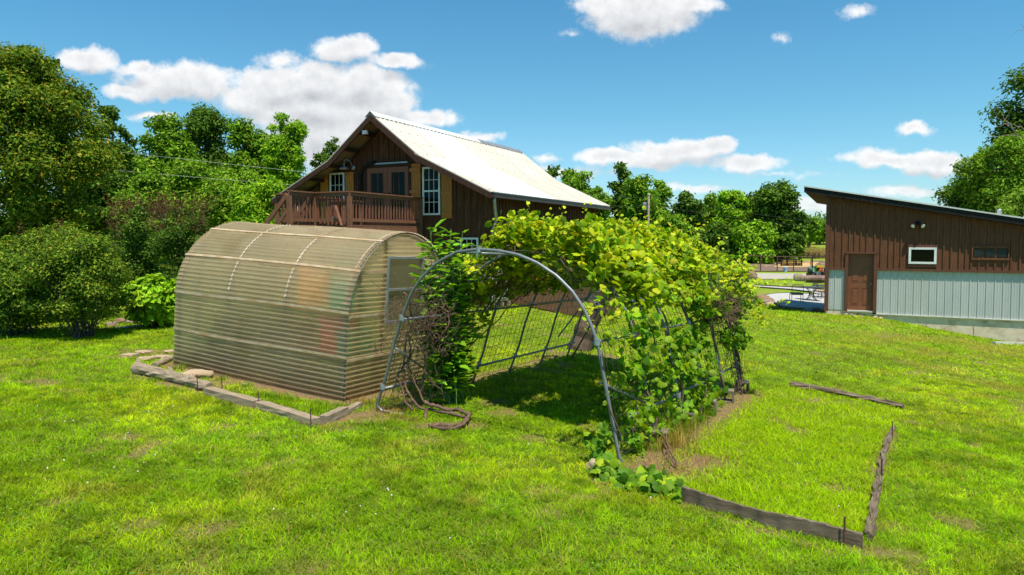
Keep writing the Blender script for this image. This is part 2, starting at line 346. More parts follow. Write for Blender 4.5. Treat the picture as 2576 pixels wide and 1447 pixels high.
GH0=at(862,1010,9.2); GX=Vector((.874,-.486,-.050)).normalized(); GY=(Vector((.489,.872,-.03))); GY=(GY-GX*GY.dot(GX)).normalized(); GZ=GX.cross(GY)
GL,GW,GS,GR=3.68,2.44,1.17,1.22
LF=at(945,1030,8.8); RF=at(1565,1160,7.0); AX=np.array([.515,.857]); TU=(RF-LF)[:2]; TW=np.linalg.norm(TU); TU=TU/TW; BAY=1.13
dirt_segs=[]   # (a,b,width,strength)
def ds(p,q,wd,st): dirt_segs.append((gp(*p)[:2],gp(*q)[:2],wd,st))
for p,q,wd,st in [((435,917),(862,1012),.28,1),((862,1012),(1010,985),.30,.9),((350,945),(560,1000),.13,.8),((560,1000),(800,1062),.16,.9),((800,1062),(945,1040),.22,1),((945,1040),(1075,1003),.28,.7),
  ((1075,1070),(1175,1070),.2,.8),((1187,955),(1420,890),.2,.7),((1520,1200),(1715,1245),.16,1),((1600,1190),(1720,1100),.30,.9),((1720,1100),(1890,985),.28,.8),((1770,1160),(1700,1185),.34,.85),((2170,1385),(2300,1400),.12,.7),
  ((2245,1090),(2200,1200),.1,.6),((2040,800),(2250,800),.15,.4),((2600,1060),(2570,1010),.2,.4),((620,1190),(720,1160),.12,.5),((1720,1270),(2100,1395),.06,.6),((2430,870),(2560,900),.18,.4),((2040,1000),(2000,985),.1,.4)]: ds(p,q,wd,st)
for (px,py,wd,st) in [(100,905,0.12,0.50),(170,985,0.15,0.50),(250,1130,0.15,0.50),(640,1095,0.14,0.60),(860,1080,.18,.5),(1070,1110,.25,.5),(350,1320,0.15,0.45),(160,1260,0.15,0.50),(1380,1290,.2,.35),(1160,1400,0.12,0.40),(760,1430,.2,.4),(2430,1080,0.20,0.30),(2500,1000,0.25,0.35),(2300,1440,.2,.4),(500,1420,.25,.35),(1700,1160,.3,.6),(2250,1330,.18,.4)]:
    c=gp(px,py)[:2]; dirt_segs.append((c,c+.01,wd,st))
def dirtm(x,y):
    x=np.asarray(x,float);y=np.asarray(y,float); D_=np.zeros(x.shape); nz=fbm(x,y,3.1,2); nz2=fbm(x,y,9,4)
    for a,b,wd,st in dirt_segs:
        d=segd(x,y,a,b); d=d*(.55+.9*nz); D_=np.maximum(D_,st*np.clip(1.25-d/wd,0,1))
    bare=np.clip((fbm(x,y,1.7,8)-.69)*12,0,1)*.6
    return np.clip(np.maximum(D_,bare)*(.55+.9*nz2),0,1)
def spaced(a,b,fine,lo,hi,gr=1.16):
    xs=list(np.arange(a,b+1e-6,fine)); s=fine
    while xs[-1]<hi: s*=gr; xs.append(xs[-1]+s)
    s=fine; pre=[a]
    while pre[-1]>lo: s*=gr; pre.append(pre[-1]-s)
    return np.array(pre[::-1][:-1]+xs)
gx=spaced(-9,14,.13,-700,900,1.12); gy=spaced(3.5,16,.13,-60,1100,1.07)
XX,YY=np.meshgrid(gx,gy); ZZ=hgt(XX,YY)+ (fbm(XX,YY,1.1,1)-.5)*.05*np.clip(1-YY/60,0,1)
nx,ny=len(gx),len(gy); idx=np.arange(nx*ny).reshape(ny,nx)
Fq=np.stack([idx[:-1,:-1],idx[:-1,1:],idx[1:,1:],idx[1:,:-1]],-1).reshape(-1,4)
# dirt mask stored in red of Col, lawn state in green
DM=dirtm(XX,YY)
m,t,b=base_mat('ground'); a=t.new('ShaderNodeAttribute',attribute_name='Col'); sp_=t.new('ShaderNodeSeparateColor'); t.l.new(a.outputs[0],sp_.inputs[0])
tc=t.new('ShaderNodeTexCoord').outputs['Object']; n1=t.noise(tc,.35,5,.6); n2=t.noise(tc,3.2,6,.7); n3=t.noise(tc,30,5,.7)
gr=t.ramp(n2,[(.3,(.13,.21,.014)),(.5,(.20,.30,.02)),(.72,(.29,.35,.038))]); gr=t.mix(t.smooth(n1,.42,.66),gr,(.25,.33,.035))
gr=t.mix(1.0,gr,t.ramp(n3,[(.3,(.62,.62,.62)),(.7,(1.15,1.15,1.15))]),'MULTIPLY')
dr=t.ramp(n3,[(.3,(.14,.08,.045)),(.7,(.36,.225,.13))])
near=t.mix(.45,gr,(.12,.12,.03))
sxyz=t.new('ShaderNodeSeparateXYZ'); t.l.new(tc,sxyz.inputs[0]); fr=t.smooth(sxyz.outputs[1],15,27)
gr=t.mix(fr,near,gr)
t.l.new(t.mix(sp_.outputs[0],gr,dr),b.inputs['Base Color']); b.inputs['Roughness'].default_value=.95; b.inputs['Specular IOR Level'].default_value=.1
bp=t.new('ShaderNodeBump'); bp.inputs['Strength'].default_value=.9; bp.inputs['Distance'].default_value=.05; t.l.new(t.math('ADD',n3,n2),bp.inputs['Height']); t.l.new(bp.outputs[0],b.inputs['Normal'])
M['ground']=m
colg=np.zeros((nx*ny,3)); colg[:,0]=DM.ravel()
tag(mk('ground',np.stack([XX,YY,ZZ],-1).reshape(-1,3),[Fq],'ground',col=colg,smooth=True),kind='structure')
def h2(x,y): return h1(x,y)+float((fbm(np.array([x]),np.array([y]),1.1,1)[0]-.5)*.05*max(0,1-y/60))
def gp2(px,py): p=gp(px,py); p[2]=h2(p[0],p[1]); return p
def sheet(name,left,right,off,m,n=24,k=6):
    """strip between two rails of pixel points, each resampled to n stations"""
    def rs(pts):
        P=np.array([gp(*q)[:2] for q in pts]); d=np.concatenate([[0],np.cumsum(np.hypot(*np.diff(P,axis=0).T))]); tt=np.linspace(0,d[-1],n)
        return np.stack([np.interp(tt,d,P[:,0]),np.interp(tt,d,P[:,1])],1)
    A=rs(left);B=rs(right); tt=np.linspace(0,1,k)[:,None,None]; G=A[None]*(1-tt)+B[None]*tt
    z=hgt(G[...,0],G[...,1])+off+(fbm(G[...,0],G[...,1],1.1,1)-.5)*.05*np.clip(1-G[...,1]/60,0,1); V=np.concatenate([G,z[...,None]],-1).reshape(-1,3)
    ix=np.arange(k*n).reshape(k,n); Fq=np.stack([ix[:-1,:-1],ix[:-1,1:],ix[1:,1:],ix[1:,:-1]],-1).reshape(-1,4)
    return tag(mk(name,V,[Fq],m,smooth=True),kind='structure')
# ------------------------------------------------------------ barn house
TH=-math.atan2(.45,.893); U2=np.array([math.cos(TH),math.sin(TH)]); V2=np.array([-math.sin(TH),math.cos(TH)])
HA=np.array([-4.354,21.0])
def loc_px(px,py,org,bw):
    """pixel on the vertical plane b=bw of a building frame at org -> (a,z)"""
    p0=[org[0]+V2[0]*bw,org[1]+V2[1]*bw,0]; q=onp(px,py,p0,np.array([V2[0],V2[1],0])); r=q[:2]-org
    return float(r@U2),float(q[2])
house=thing('barn_house','dark brown board-and-batten barn house with a cream and white metal roof and an upstairs balcony','house',(HA[0],HA[1],0),TH)
OV=.8; HL=10.4; WW=3.8
def roofz(a):
    a=abs(a); return 6.01-.79*a if a<1.67 else 4.69-.475*(a-1.67)
mb=MB(); 
wz=lambda a: roofz(a)-.14
prof=[(-WW,-.6),(WW,-.6),(WW,wz(WW)),(1.67,wz(1.67)),(0,wz(0)),(-1.67,wz(1.67)),(-WW,wz(WW))]
mb.extr([(a,OV,z) for a,z in prof],(0,.12,0))
x=-WW+.1
while x<WW:
    wd=random.uniform(.035,.07); mb.box(x,x+wd,OV-.024,OV,-.6,wz(x+(wd if x>0 else 0))-.01); x+=random.uniform(.19,.27)
for sgn in (-1,1):
    mb.box(sgn*WW-(.12 if sgn>0 else 0),sgn*WW+(.12 if sgn<0 else 0),OV+.12,HL-.5,-.6,wz(WW))
    y=OV+.25
    while y<HL-.6:
        wd=random.uniform(.04,.07); x0=sgn*WW; mb.box(min(x0,x0+sgn*.025),max(x0,x0+sgn*.025),y,y+wd,-.6,wz(WW)-.04); y+=random.uniform(.2,.27)
mb.extr([(a,HL-.5,z) for a,z in prof],(0,.12,0))
wall=mb.build('wall','siding',house)
# roof: four slopes built from standing-rib sheets (0 cream, 1 white)
def slope(sgn,a0,z0,a1,z1,ybands,name):
    mb=MB(); L=math.hypot(a1-a0,z1-z0); dx,dz=(a1-a0)/L,(z1-z0)/L; nxx,nzz=-dz,dx
    if nzz<0: nxx,nzz=-nxx,-nzz
    def P(s_,y,o): return (sgn*(a0+dx*s_+nxx*o),y,z0+dz*s_+nzz*o)
    y=0.
    while y<HL-1e-6:
        y2=min(y+.2286,HL); mi=0
        for (b0,b1,mm) in ybands:
            if b0<=y+.1<b1: mi=mm
        pr=[(y,0),(y+.085,0),(y+.10,.0035),(y+.125,.0035),(y+.14,0),(y2-.034,0),(y2-.02,.028),(y2-.008,.028),(y2,0)]
        for (ya,oa),(yb,ob) in zip(pr[:-1],pr[1:]):
            q=[P(0,ya,oa+.03),P(0,yb,ob+.03),P(L,yb,ob+.03),P(L,ya,oa+.03)]
            mb.poly(q if sgn<0 else q[::-1],mi)
        y=y2
    q=[P(0,0,0),P(0,HL,0),P(L,HL,0),P(L,0,0)]; mb.poly(q,3)
    mb.poly([P(0,0,0),P(L,0,0),P(L,0,.03),P(0,0,.03)],0); mb.poly([P(L,0,0),P(L,HL,0),P(L,HL,.028),P(L,0,.028)],0)
    for ys in np.arange(.914,HL,.914): mb.poly([P(0,ys-.006,.0325),P(0,ys+.010,.0325),P(L,ys+.010,.0325),P(L,ys-.006,.0325)],2)
    yy_=.12
    while yy_<HL:
        mi=0
        for (b0,b1,mm) in ybands:
            if b0<=yy_<b1: mi=mm
        if mi==0:
            for s_ in np.arange(.25,L,.62):
                c=P(s_,yy_,.036); mb.box(c[0]-.016,c[0]+.016,yy_-.016,yy_+.016,c[2]-.008,c[2]+.006,2)
        yy_+=.457
    return mb.build(name,['roof','roofw','screw','soffit'],house)
EA=4.2
for sgn in (-1,1):
    slope(sgn,0,6.01,1.74,6.01-.79*1.74+.02,[(1.75,4.4,1)],'upper_roof_slope'); slope(sgn,1.60,4.69+.03,EA,roofz(EA),[(.4,4.55,1)],'lower_roof_slope')
mb=MB()
for (b0,b1,mi) in ((-.03,6.6,0),(6.6,HL+.03,1)):
    mb.poly([(-.2,b0,5.93),(-.2,b1,5.93),(0,b1,6.10),(0,b0,6.10)],mi); mb.poly([(0,b0,6.10),(0,b1,6.10),(.2,b1,5.93),(.2,b0,5.93)],mi)
mb.build('ridge_cap',['roofw','tgrey'],house)
for sgn in (-1,1):
    for y0 in (-.02,HL-.04):
        mb=MB()
        def bar(a0,a1,z0,z1,h=.2,o=0): mb.extr([(sgn*a0,y0-o,z0),(sgn*a1,y0-o,z1),(sgn*a1,y0-o,z1-h),(sgn*a0,y0-o,z0-h)],(0,.05,0))
        bar(0,1.78,6.0,6.0-.79*1.78,.2,.012); bar(1.62,EA,4.70,roofz(EA)-.0,.17); mb.build('barge_board','trim',house)
for sgn in (-1,1):
    for a_ in (.5,1.1,1.75,2.6,3.4,4.0):
        mb=MB(); z_=roofz(a_)-.06; mb.box(sgn*a_-.05,sgn*a_+.05,.06,OV,z_-.12,z_); mb.build('lookout_beam','trim',house)
mb=MB(); mb.box(-.07,.07,.06,OV,5.72,5.9); mb.build('lookout_beam','trim',house)
for sgn in (-1,1):
    mb=MB(); mb.box(min(sgn*(EA-.02),sgn*(EA-.06)),max(sgn*(EA-.02),sgn*(EA-.06)),0.03,HL,roofz(EA)-.17,roofz(EA)-.02); mb.build('fascia','trim',house)
def channel(mb,x0,x1,y0,y1,z0,h):  # open gutter along y
    mb.box(x0,x1,y0,y1,z0,z0+.008); mb.box(x0,x0+.008,y0,y1,z0+.008,z0+h); mb.box(x1-.008,x1,y0,y1,z0+.008,z0+h)
    mb.box(x1-.012,x1+.014,y0,y1,z0+h,z0+h+.016)
mb=MB(); channel(mb,EA-.015,EA+.12,.0,HL-.1,roofz(EA)-.14,.10)
for k in range(12): mb.box(EA-.015,EA+.12,.4+k*.85,.43+k*.85,roofz(EA)-.036,roofz(EA)-.03)
gut=mb.build('gutter','gutter',house)
mb=MB(); z_=roofz(EA)-.13; mb.tube([(EA+.05,.14,z_),(EA+.05,.14,z_-.12),(EA-.02,.3,z_-.3),(EA-.14,.62,z_-.62),(WW+.06,OV-.05,z_-.9),(WW+.06,OV-.05,-.3)],.045,8); dp=mb.build('downspout',['galv'],house,smooth=True)
mb=MB(); mb.box(-.30,-.14,-.05,.07,5.40,5.52); fl=mb.build('gable_floodlight','galv',house,bevel=.01)
# windows and doors of the gable wall
def window(x0,x1,z0,z1,y,parent,cols=3,rows=4,fw=.055,name='window'):
    mb=MB(); f=.035
    for b in ((x0,x1,z1-fw,z1),(x0,x1,z0,z0+fw),(x0,x0+fw,z0+fw,z1-fw),(x1-fw,x1,z0+fw,z1-fw)): mb.box(b[0],b[1],y-f,y,b[2],b[3])
    zm=(z0+z1)/2
    if rows>2: mb.box(x0+fw,x1-fw,y-.026,y,zm-.025,zm+.025)
    wn=mb.build(name,'white',parent)
    mb=MB(); mb.box(x0+fw,x1-fw,y-.006,y-.002,z0+fw,z1-fw); mb.build('pane','glass',wn)
    mb=MB()
    for k in range(1,cols):
        xx=x0+fw+(x1-x0-2*fw)*k/cols; mb.box(xx-.008,xx+.008,y-.014,y-.006,z0+fw,z1-fw)
    for k in range(1,rows):
        zz=z0+fw+(z1-z0-2*fw)*k/rows
        if rows>2 and k*2==rows: continue
        mb.box(x0+fw,x1-fw,y-.0155,y-.006,zz-.008,zz+.008)
    mb.build('muntins','white',wn); return wn
def lp(px,py,b=OV): return loc_px(px,py,HA,b)
x0,z1=lp(1065,421.5); x1,z0=lp(1109.5,541); wr=window(x0,x1,z0,z1,OV-.03,house)
x0,z1=lp(832,436.5); x1,_=lp(868.5,440); wl=window(x0,x1,z1-1.5,z1,OV-.03,house)
tag(wl,'narrower white window half hidden behind the balcony railing'); tag(wr,'tall white window right of the balcony')
x0,z0=lp(1160,609+60); x1,z1=lp(1205,598); wb=window(x0,x1,z0,z1,OV-.03,house,3,4)
def shutter(px0,px1,pt,pb,z1=None,z0=None):
    xa,za=lp(px0,pt); xb,zb=lp(px1,pb); z1=z1 or za; z0=z0 or zb; mb=MB(); n=4; wd=(xb-xa)/n
    for k in range(n): mb.box(xa+k*wd+.004,xa+(k+1)*wd-.004,OV-.05,OV-.026,z0,z1)
    for f in (.05,.47,.86):
        zz=z0+(z1-z0)*f; mb.box(xa,xb,OV-.072,OV-.05,zz,zz+.1)
    return mb.build('shutter','shutter',house)
s1=shutter(1033,1060.5,413,551.5); s2=shutter(1112,1139,424,549.5)
xa,zs=lp(808,441); shutter(808,829.5,441,560,zs,zs-1.55); shutter(871,893,436,560,lp(871,434)[1],lp(871,434)[1]-1.55)
mb=MB(); xa,za=lp(925,422); xb,zb=lp(1031,576); zt=za-.03; zf=2.52
mb.box(xa-.12,xa,OV-.07,OV,zf,zt+.02); mb.box(xb-.0,xb+.1,OV-.07,OV,zf,zt+.02); mb.box(xa-.12,xb+.1,OV-.075,OV,zt+.02,zt+.12); dfm=mb.build('door_frame','trim',house)
mb=MB(); mb.box(xa-.02,xb,OV-.11,OV-.075,zt+.10,zt+.145); mb.build('drip_rail','galv',house)
xm=(xa+xb)/2
for (p,q,hx) in ((xa,xm-.006,xm-.08),(xm+.006,xb,xm+.08)):
    mb=MB(); st=.15
    mb.box(p,p+st,OV-.045,OV,zf,zt); mb.box(q-st,q,OV-.045,OV,zf,zt); mb.box(p+st,q-st,OV-.045,OV,zt-.17,zt); mb.box(p+st,q-st,OV-.045,OV,zf,zf+.28)
    dd=mb.build('french_door','doorb',house)
    mb=MB(); mb.box(p+st,q-st,OV-.02,OV-.012,zf+.28,zt-.17); mb.build('pane','glass',dd)
    mb=MB(); mb.box(hx-.02,hx+.02,OV-.09,OV-.045,zf+.98,zf+1.12); mb.build('handle','black',dd)
mb=MB(); pts=[(lp(911,520)),(lp(911,470)),(lp(911,445)),(lp(914,430)),(lp(922,420)),(lp(933,415)),(lp(949,409))]
mb.tube([(a,OV-.1,z) for a,z in pts],.06,10); mb.build('vent_pipe','black',house,smooth=True)
# gooseneck lamp
a_,z_=lp(880,424); lampo=MB(); 
lampo.tube([(a_+.16,OV-.02,z_+.02),(a_+.13,OV-.14,z_+.22),(a_+.05,OV-.24,z_+.27),(a_,OV-.28,z_+.2),(a_,OV-.28,z_+.12)],.016,6)
lampo.lathe([(.03,.13),(.035,.07),(.07,.03),(.15,-.01),(.165,-.05),(.15,-.05),(.06,.02)],(a_,OV-.28,z_),14); lampo.lathe([(0.001,.03),(.08,.02),(.08,-.02),(.001,-.03)],(a_+.16,OV-.02,z_+.02),12,axis='y')
wlmp=lampo.build('wall_lamp','galv',house,smooth=True)
# ------------------------------------------------------------ balcony deck (stands on its posts against the house)
deck=thing('balcony_deck','reddish brown timber balcony deck with picket railing against the gable of the house','deck',(HA[0],HA[1],0),TH)
RZ=3.42; FZ=2.56
mb=MB()
y=-2.62
while y<OV-.16: mb.box(-1.3,1.39,y,y+.135,FZ-.04,FZ); y+=.145
y=-3.55
while y<-2.68: mb.box(-.05,.158,y,y+.135,FZ-.04,FZ); y+=.145
mb.box(-1.3,1.39,-2.66,-2.62,FZ-.28,FZ-.045); mb.box(1.35,1.39,-2.62,OV-.05,FZ-.28,FZ-.045); mb.box(-1.3,-1.26,-2.62,OV-.05,FZ-.28,FZ-.045)
for yy_ in np.arange(-2.2,OV-.3,.5): mb.box(-1.26,1.35,yy_,yy_+.04,FZ-.28,FZ-.045)
mb.build('deck_floor','deck',deck)
def rail(p,q,gap=.135,skip=0):
    p=np.array(p,float);q=np.array(q,float);L=np.linalg.norm(q-p);d=(q-p)/L
    mb=MB(); mb.beam((p[0],p[1],RZ+.02),(q[0],q[1],RZ+.02),.13,.035); mb.beam((p[0],p[1],RZ-.05),(q[0],q[1],RZ-.05),.04,.085); mb.build('top_rail','deck',deck)
    mb=MB(); mb.beam((p[0],p[1],FZ+.13),(q[0],q[1],FZ+.13),.04,.085); mb.build('bottom_rail','deck',deck)
    nrm=np.array([d[1],-d[0]]); 
    k=skip
    for t_ in np.arange(gap,L-.05,gap):
        c=p+d*t_+nrm*.038; mb=MB(); lean=random.gauss(0,.006); mb.beam((c[0],c[1],FZ-.12),(c[0]+d[0]*lean,c[1]+d[1]*lean,RZ-.01),.035,.035,up=(d[0],d[1],0)); mb.build('baluster','deck',deck)
rail((1.37,OV-.05),(1.37,-2.64),.14); rail((1.37,-2.64),(.158,-2.64),.14); rail((.158,-2.64),(.158,-3.6),.14); rail((.158,-2.64),(-1.28,-2.64),.14); rail((-1.28,-2.6),(-1.28,OV-.05),.2)
for (a_,b_,zt) in ((1.37,-2.64,RZ),(.158,-2.64,RZ),(.158,-3.58,RZ),(-1.28,-2.6,RZ),(1.37,.66,RZ)):
    mb=MB(); mb.box(a_-.05,a_+.05,b_-.05,b_+.05,-.5,zt-.1); mb.build('post','deck',deck)
mb=MB(); mb.beam((.11,-3.6,RZ-.08),(-2.4,-3.6,RZ-2.55),.05,.12); mb.beam((.11,-2.72,RZ-.08),(-2.4,-2.72,RZ-2.55),.05,.12); mb.beam((.11,-3.6,RZ-.5),(-2.4,-3.6,RZ-2.97),.04,.09); mb.build('stair_handrail','deck',deck)
mb=MB(); mb.beam((-.05,-3.57,FZ-.14),(-2.9,-3.57,FZ-2.75),.05,.25); mb.beam((-.05,-2.75,FZ-.14),(-2.9,-2.75,FZ-2.75),.05,.25)
for k in range(12): mb.box(-.32-k*.235,-.07-k*.235,-3.54,-2.78,FZ-.24-k*.215,FZ-.2-k*.215)
mb.build('stairs','deck',deck)
lb=MB(); 
q1=np.array([1.2,-2.95]); lb.beam((1.16,-2.72,FZ-.02),(.92,-2.69,FZ+.52),.09,.03); o=lb.build('loose_board','deck'); o.location=(HA[0],HA[1],0); o.rotation_euler=(0,0,TH); tag(o,'short orange-brown board leaning loose against the balcony pickets','board')
tb=thing('deck_table','small reddish wooden table with dry cut herbs on it behind the balcony pickets','table',(HA[0]+U2[0]*.0+V2[0]*-1.2,HA[1]+U2[1]*.0+V2[1]*-1.2,FZ),TH)
mb=MB()
for k in range(6): mb.box(-.45,.45,-.3+k*.1,-.205+k*.1,.70,.73)
mb.box(-.42,.42,-.27,.27,.62,.69); mb.build('tabletop','deck',tb)
for a_ in (-.4,.4):
    for b_ in (-.24,.24): mb=MB(); mb.box(a_-.03,a_+.03,b_-.03,b_+.03,0,.62); mb.build('leg','deck',tb)
# ------------------------------------------------------------ board fence round the yard beside the house
fc=gp(1490,806); fl_=np.array([HA[0],HA[1]])
def board_fence(name,p,q,h_,label,base=None,bw=.14):
    p=np.array(p[:2]);q=np.array(q[:2]);L=np.linalg.norm(q-p);d=(q-p)/L; ang=math.atan2(d[1],d[0])
    t_=thing(name,label,'fence',(p[0],p[1],0),ang)
    mb=MB(); x=0
    while x<L-.05:
        c=p+d*x; z=h1(c[0],c[1]); hh=h_+random.uniform(-.02,.02); mb.box(x,x+bw-.006,-.012-random.random()*.004,.012,z+.03,z+hh); x+=bw
    mb.build('boards','fencew',t_)
    mb=MB()
    for f in (.12,.85):
        a=p;c=q; mb.beam((0,.04,h1(*a)+h_*f),(L,.04,h1(*c)+h_*f),.04,.09)
    mb.build('rails','fencew',t_)
    for x in np.arange(0,L+.1,L/max(1,round(L/2.2))):
        c=p+d*x; z=h1(c[0],c[1]); mb=MB(); mb.box(x-.05,x+.05,.02,.12,z-.1,z+h_+.03); mb.build('post','fencew',t_)
    return t_
fA=np.array(gp(1240,757)[:2]); 
board_fence('board_fence',fA,fc,1.45,'brown board fence running from the white tote to the corner gate behind the trellis')
fD=fc[:2]+V2*6.5
board_fence('board_fence',fc[:2]+V2*1.35,fD,1.3,'brown board fence seen through the right side of the trellis beside the house')
gt=thing('yard_gate','weathered brown wooden gate with a diagonal brace at the fence corner','gate',(fc[0],fc[1],0),math.atan2(V2[1],V2[0])); z=h1(*fc[:2])
mb=MB()
for k in range(8): mb.box(.06+k*.15,.2+k*.15,-.012,.012,z+.08,z+1.5)
mb.box(.06,1.25,-.04,-.014,z+.2,z+.32); mb.box(.06,1.25,-.04,-.014,z+1.2,z+1.32); mb.beam((.12,-.055,z+.3),(1.2,-.055,z+1.22),.02,.1); mb.build('leaf','fencew',gt)
mb=MB(); mb.box(.5,.56,-.06,-.04,z+.7,z+.86); mb.build('latch','iron',gt)
c=gp(1572,800)[:2]+V2*.9; z=h1(*c); tk=thing('barrel_tank','blue-grey steel tank standing behind the corner gate','tank',(c[0],c[1],z)); 
mb=MB(); mb.lathe([(.001,1.62),(.2,1.6),(.38,1.5),(.42,1.4),(.42,.95),(.435,.93),(.42,.91),(.42,.5),(.435,.48),(.42,.46),(.42,.05),(.38,0)],seg=24); mb.build('shell','tank',tk,smooth=True)
mb=MB(); mb.tube([(0,0,1.55),(0,0,1.75),(.12,0,1.8)],.03,8); mb.build('valve','galv',tk,smooth=True)
# white caged tote
c=gp(1222,768)[:2]; z=h1(*c); tt=thing('water_tote','white plastic water tote in a metal cage with a grey plate, behind the trellis','water tank',(c[0],c[1],z),TH)
mb=MB(); mb.box(-.55,.55,-.5,.5,.14,1.22); bd=mb.build('tank_body','tote',tt,bevel=.09)
mb=MB(); mb.lathe([(.001,.07),(.1,.07),(.11,0)],(0,0,1.22),14); mb.build('cap','tote',tt)
mb=MB()
for k in range(8):
    x=-.57+k*1.14/7
    for yy_ in (-.52,.52): mb.tube([(x,yy_,.12),(x,yy_,1.2)],.011,5)
for k in range(5):
    zz=.16+k*.25; mb.tube([(-.57,-.535,zz),(.57,-.535,zz),(.57,.535,zz),(-.57,.535,zz),(-.57,-.535,zz)],.011,5)
mb.build('cage','galv',tt); mb=MB(); mb.box(-.0,.4,-.56,-.547,.55,1.0); mb.build('name_plate','tank',tt)
mb=MB()
for yy_ in (-.5,0,.42): mb.box(-.57,.57,yy_,yy_+.1,0,.11)
mb.build('pallet_base','timber',tt)
# ------------------------------------------------------------ shed
SA=at(2075,785,24.4)[:2]; shed=thing('metal_sided_shed','brown board-and-batten shed with pale green steel lower siding and a single-slope roof','shed',(SA[0],SA[1],0),TH)
def sp(px,py,b=0.): return loc_px(px,py,SA,b)
SL=9.5
_,zt0=sp(2077,494); a1_,zt1=sp(2576,568); SS=(zt1-zt0)/a1_
_,ztr0=sp(2205,680); aR,ztr1=sp(2560,683.5); ztr=(ztr0+ztr1)/2
_,zs0=sp(2205,789); zs=zs0; adl,zdt=sp(2133,642.5); adr,zdb=sp(2197,782)
print('SHED',zt0,zt1,SS,ztr0,ztr1,zs0,sp(2560,800)[1],adl,adr,zdt,zdb)
top=lambda a: zt0+SS*a
mb=MB()  # upper wood wall with door hole
holes=(adl-.03,adr+.03)
mb.extr([(0,0,ztr),(holes[0],0,ztr),(holes[0],0,zdt+.06),(holes[1],0,zdt+.06),(holes[1],0,ztr),(SL,0,ztr),(SL,0,top(SL)),(0,0,top(0))],(0,.1,0))
x=.12
while x<SL:
    wd=random.uniform(.035,.055)
    if not (holes[0]-.1<x<holes[1]+.05): mb.box(x,x+wd,-.03,0,ztr+.05,top(x+wd)-.01)
    else: mb.box(x,x+wd,-.03,0,zdt+.12,top(x+wd)-.01)
    x+=random.uniform(.14,.25)
mb.box(0,.1,.1,9,ztr,top(0)); mb.extr([(0,9,-1.5),(SL,9,-1.5),(SL,9,top(SL)),(0,9,top(0))],(0,.1,0)); mb.box(SL-.1,SL,.1,9,-1.9,top(SL))
mb.box(0,.1,.1,9,-.6,ztr); mb.build('upper_siding','shedsiding',shed)
def ribbed(x0,x1,z0,z1):
    mb=MB(); x=x0; pr=[]
    k=0
    while x<x1-1e-6:
        x2=min(x+.2286,x1); seq=[(x,0),(x+.05,0),(x+.06,.004),(x+.075,.004),(x+.085,0),(x+.125,0),(x+.135,.004),(x+.15,.004),(x+.16,0),(x2-.038,0),(x2-.024,.018),(x2-.008,.018),(x2,0)]
        for (xa_,oa),(xb_,ob) in zip(seq[:-1],seq[1:]):
            if xa_>=x1 or xb_<=xa_: continue
            mb.poly([(xa_,.03-oa,z0),(min(xb_,x1),.03-ob,z0),(min(xb_,x1),.03-ob,z1),(xa_,.03-oa,z1)])
        if k%2==0:
            for zz in np.linspace(z0+.12,z1-.3,3): mb.box(x+.1,x+.112,.018,.026,zz,zz+.012)
        x=x2;k+=1
    mb.box(x0,x1,.034,.1,z0,z1); return mb
ribbed(.1,holes[0]-.05,zdb-.02,ztr-.02).build('steel_siding','steel',shed); ribbed(holes[1]+.06,SL,zs,ztr-.02).build('steel_siding','steel',shed)
mb=MB(); mb.box(-.03,.105,-.045,-.0,zdb-.08,top(0)-.03); mb.box(-.03,-.0,0,.2,zdb-.08,top(0)-.03); mb.build('corner_trim','rust_trim',shed)
mb=MB(); mb.box(.105,holes[0]-.05,-.045,.0,ztr-.03,ztr+.05); mb.box(holes[1]+.06,SL,-.045,.0,ztr-.03,ztr+.05); mb.build('belt_trim','rust_trim',shed)
mb=MB(); mb.box(holes[1]+.06,SL,-.02,.06,zs-.03,zs); mb.build('drip_edge','offwhite',shed)
mb=MB(); mb.box(holes[1]-.06,SL,.04,.3,-3.2,zs-.03); mb.box(0,holes[1]-.06,.04,.3,-1.4,zdb-.03)
fo=mb.build('foundation','concrete',shed)
mb=MB()
for x in (3.15,4.5,5.9,7.2): mb.tube([(x,.036,zs-.28),(x+.02,.036,zs-.5),(x-.06,.036,zs-.9),(x-.09,.036,-1.4)],.006,4)
mb.build('foundation_cracks','black',shed)
mb=MB(); mb.box(holes[0]-.05,holes[0]+.05,-.05,.1,zdb-.05,zdt+.06); mb.box(holes[1]-.05,holes[1]+.06,-.05,.1,zdb-.05,zdt+.06); mb.box(holes[0]-.05,holes[1]+.06,-.06,.1,zdt+.06,zdt+.13); mb.build('door_frame','rust_trim',shed)
mb=MB(); dx0,dx1=holes[0]+.05,holes[1]-.05; mb.box(dx0,dx1,.13,.17,zdb,zdt+.06); W_=dx1-dx0; H_=zdt+.06-zdb
for (fx0,fx1) in ((.13,.44),(.56,.87)):
    for (fz0,fz1) in ((.09,.40),(.50,.78),(.85,.95)):
        xa_,xb_,za_,zb_=dx0+W_*fx0,dx0+W_*fx1,zdb+H_*fz0,zdb+H_*fz1
        mb.box(xa_,xb_,.122,.13,za_,za_+.02); mb.box(xa_,xb_,.122,.13,zb_-.02,zb_); mb.box(xa_,xa_+.02,.122,.13,za_+.02,zb_-.02); mb.box(xb_-.02,xb_,.122,.13,za_+.02,zb_-.02); mb.box(xa_+.05,xb_-.05,.120,.13,za_+.05,zb_-.05)
dr=mb.build('door','doorb',shed)
mb=MB(); mb.lathe([(.001,-.07),(.03,-.06),(.035,-.03),(.015,-.02),(.015,0)],(dx1-.07,.13,zdb+.95),12,axis='y'); mb.build('knob','galv',dr,smooth=True)
mb=MB(); mb.box(holes[0]-.05,holes[1]+.06,-.04,.13,zdb-.06,zdb-.015); mb.build('threshold','offwhite',shed)
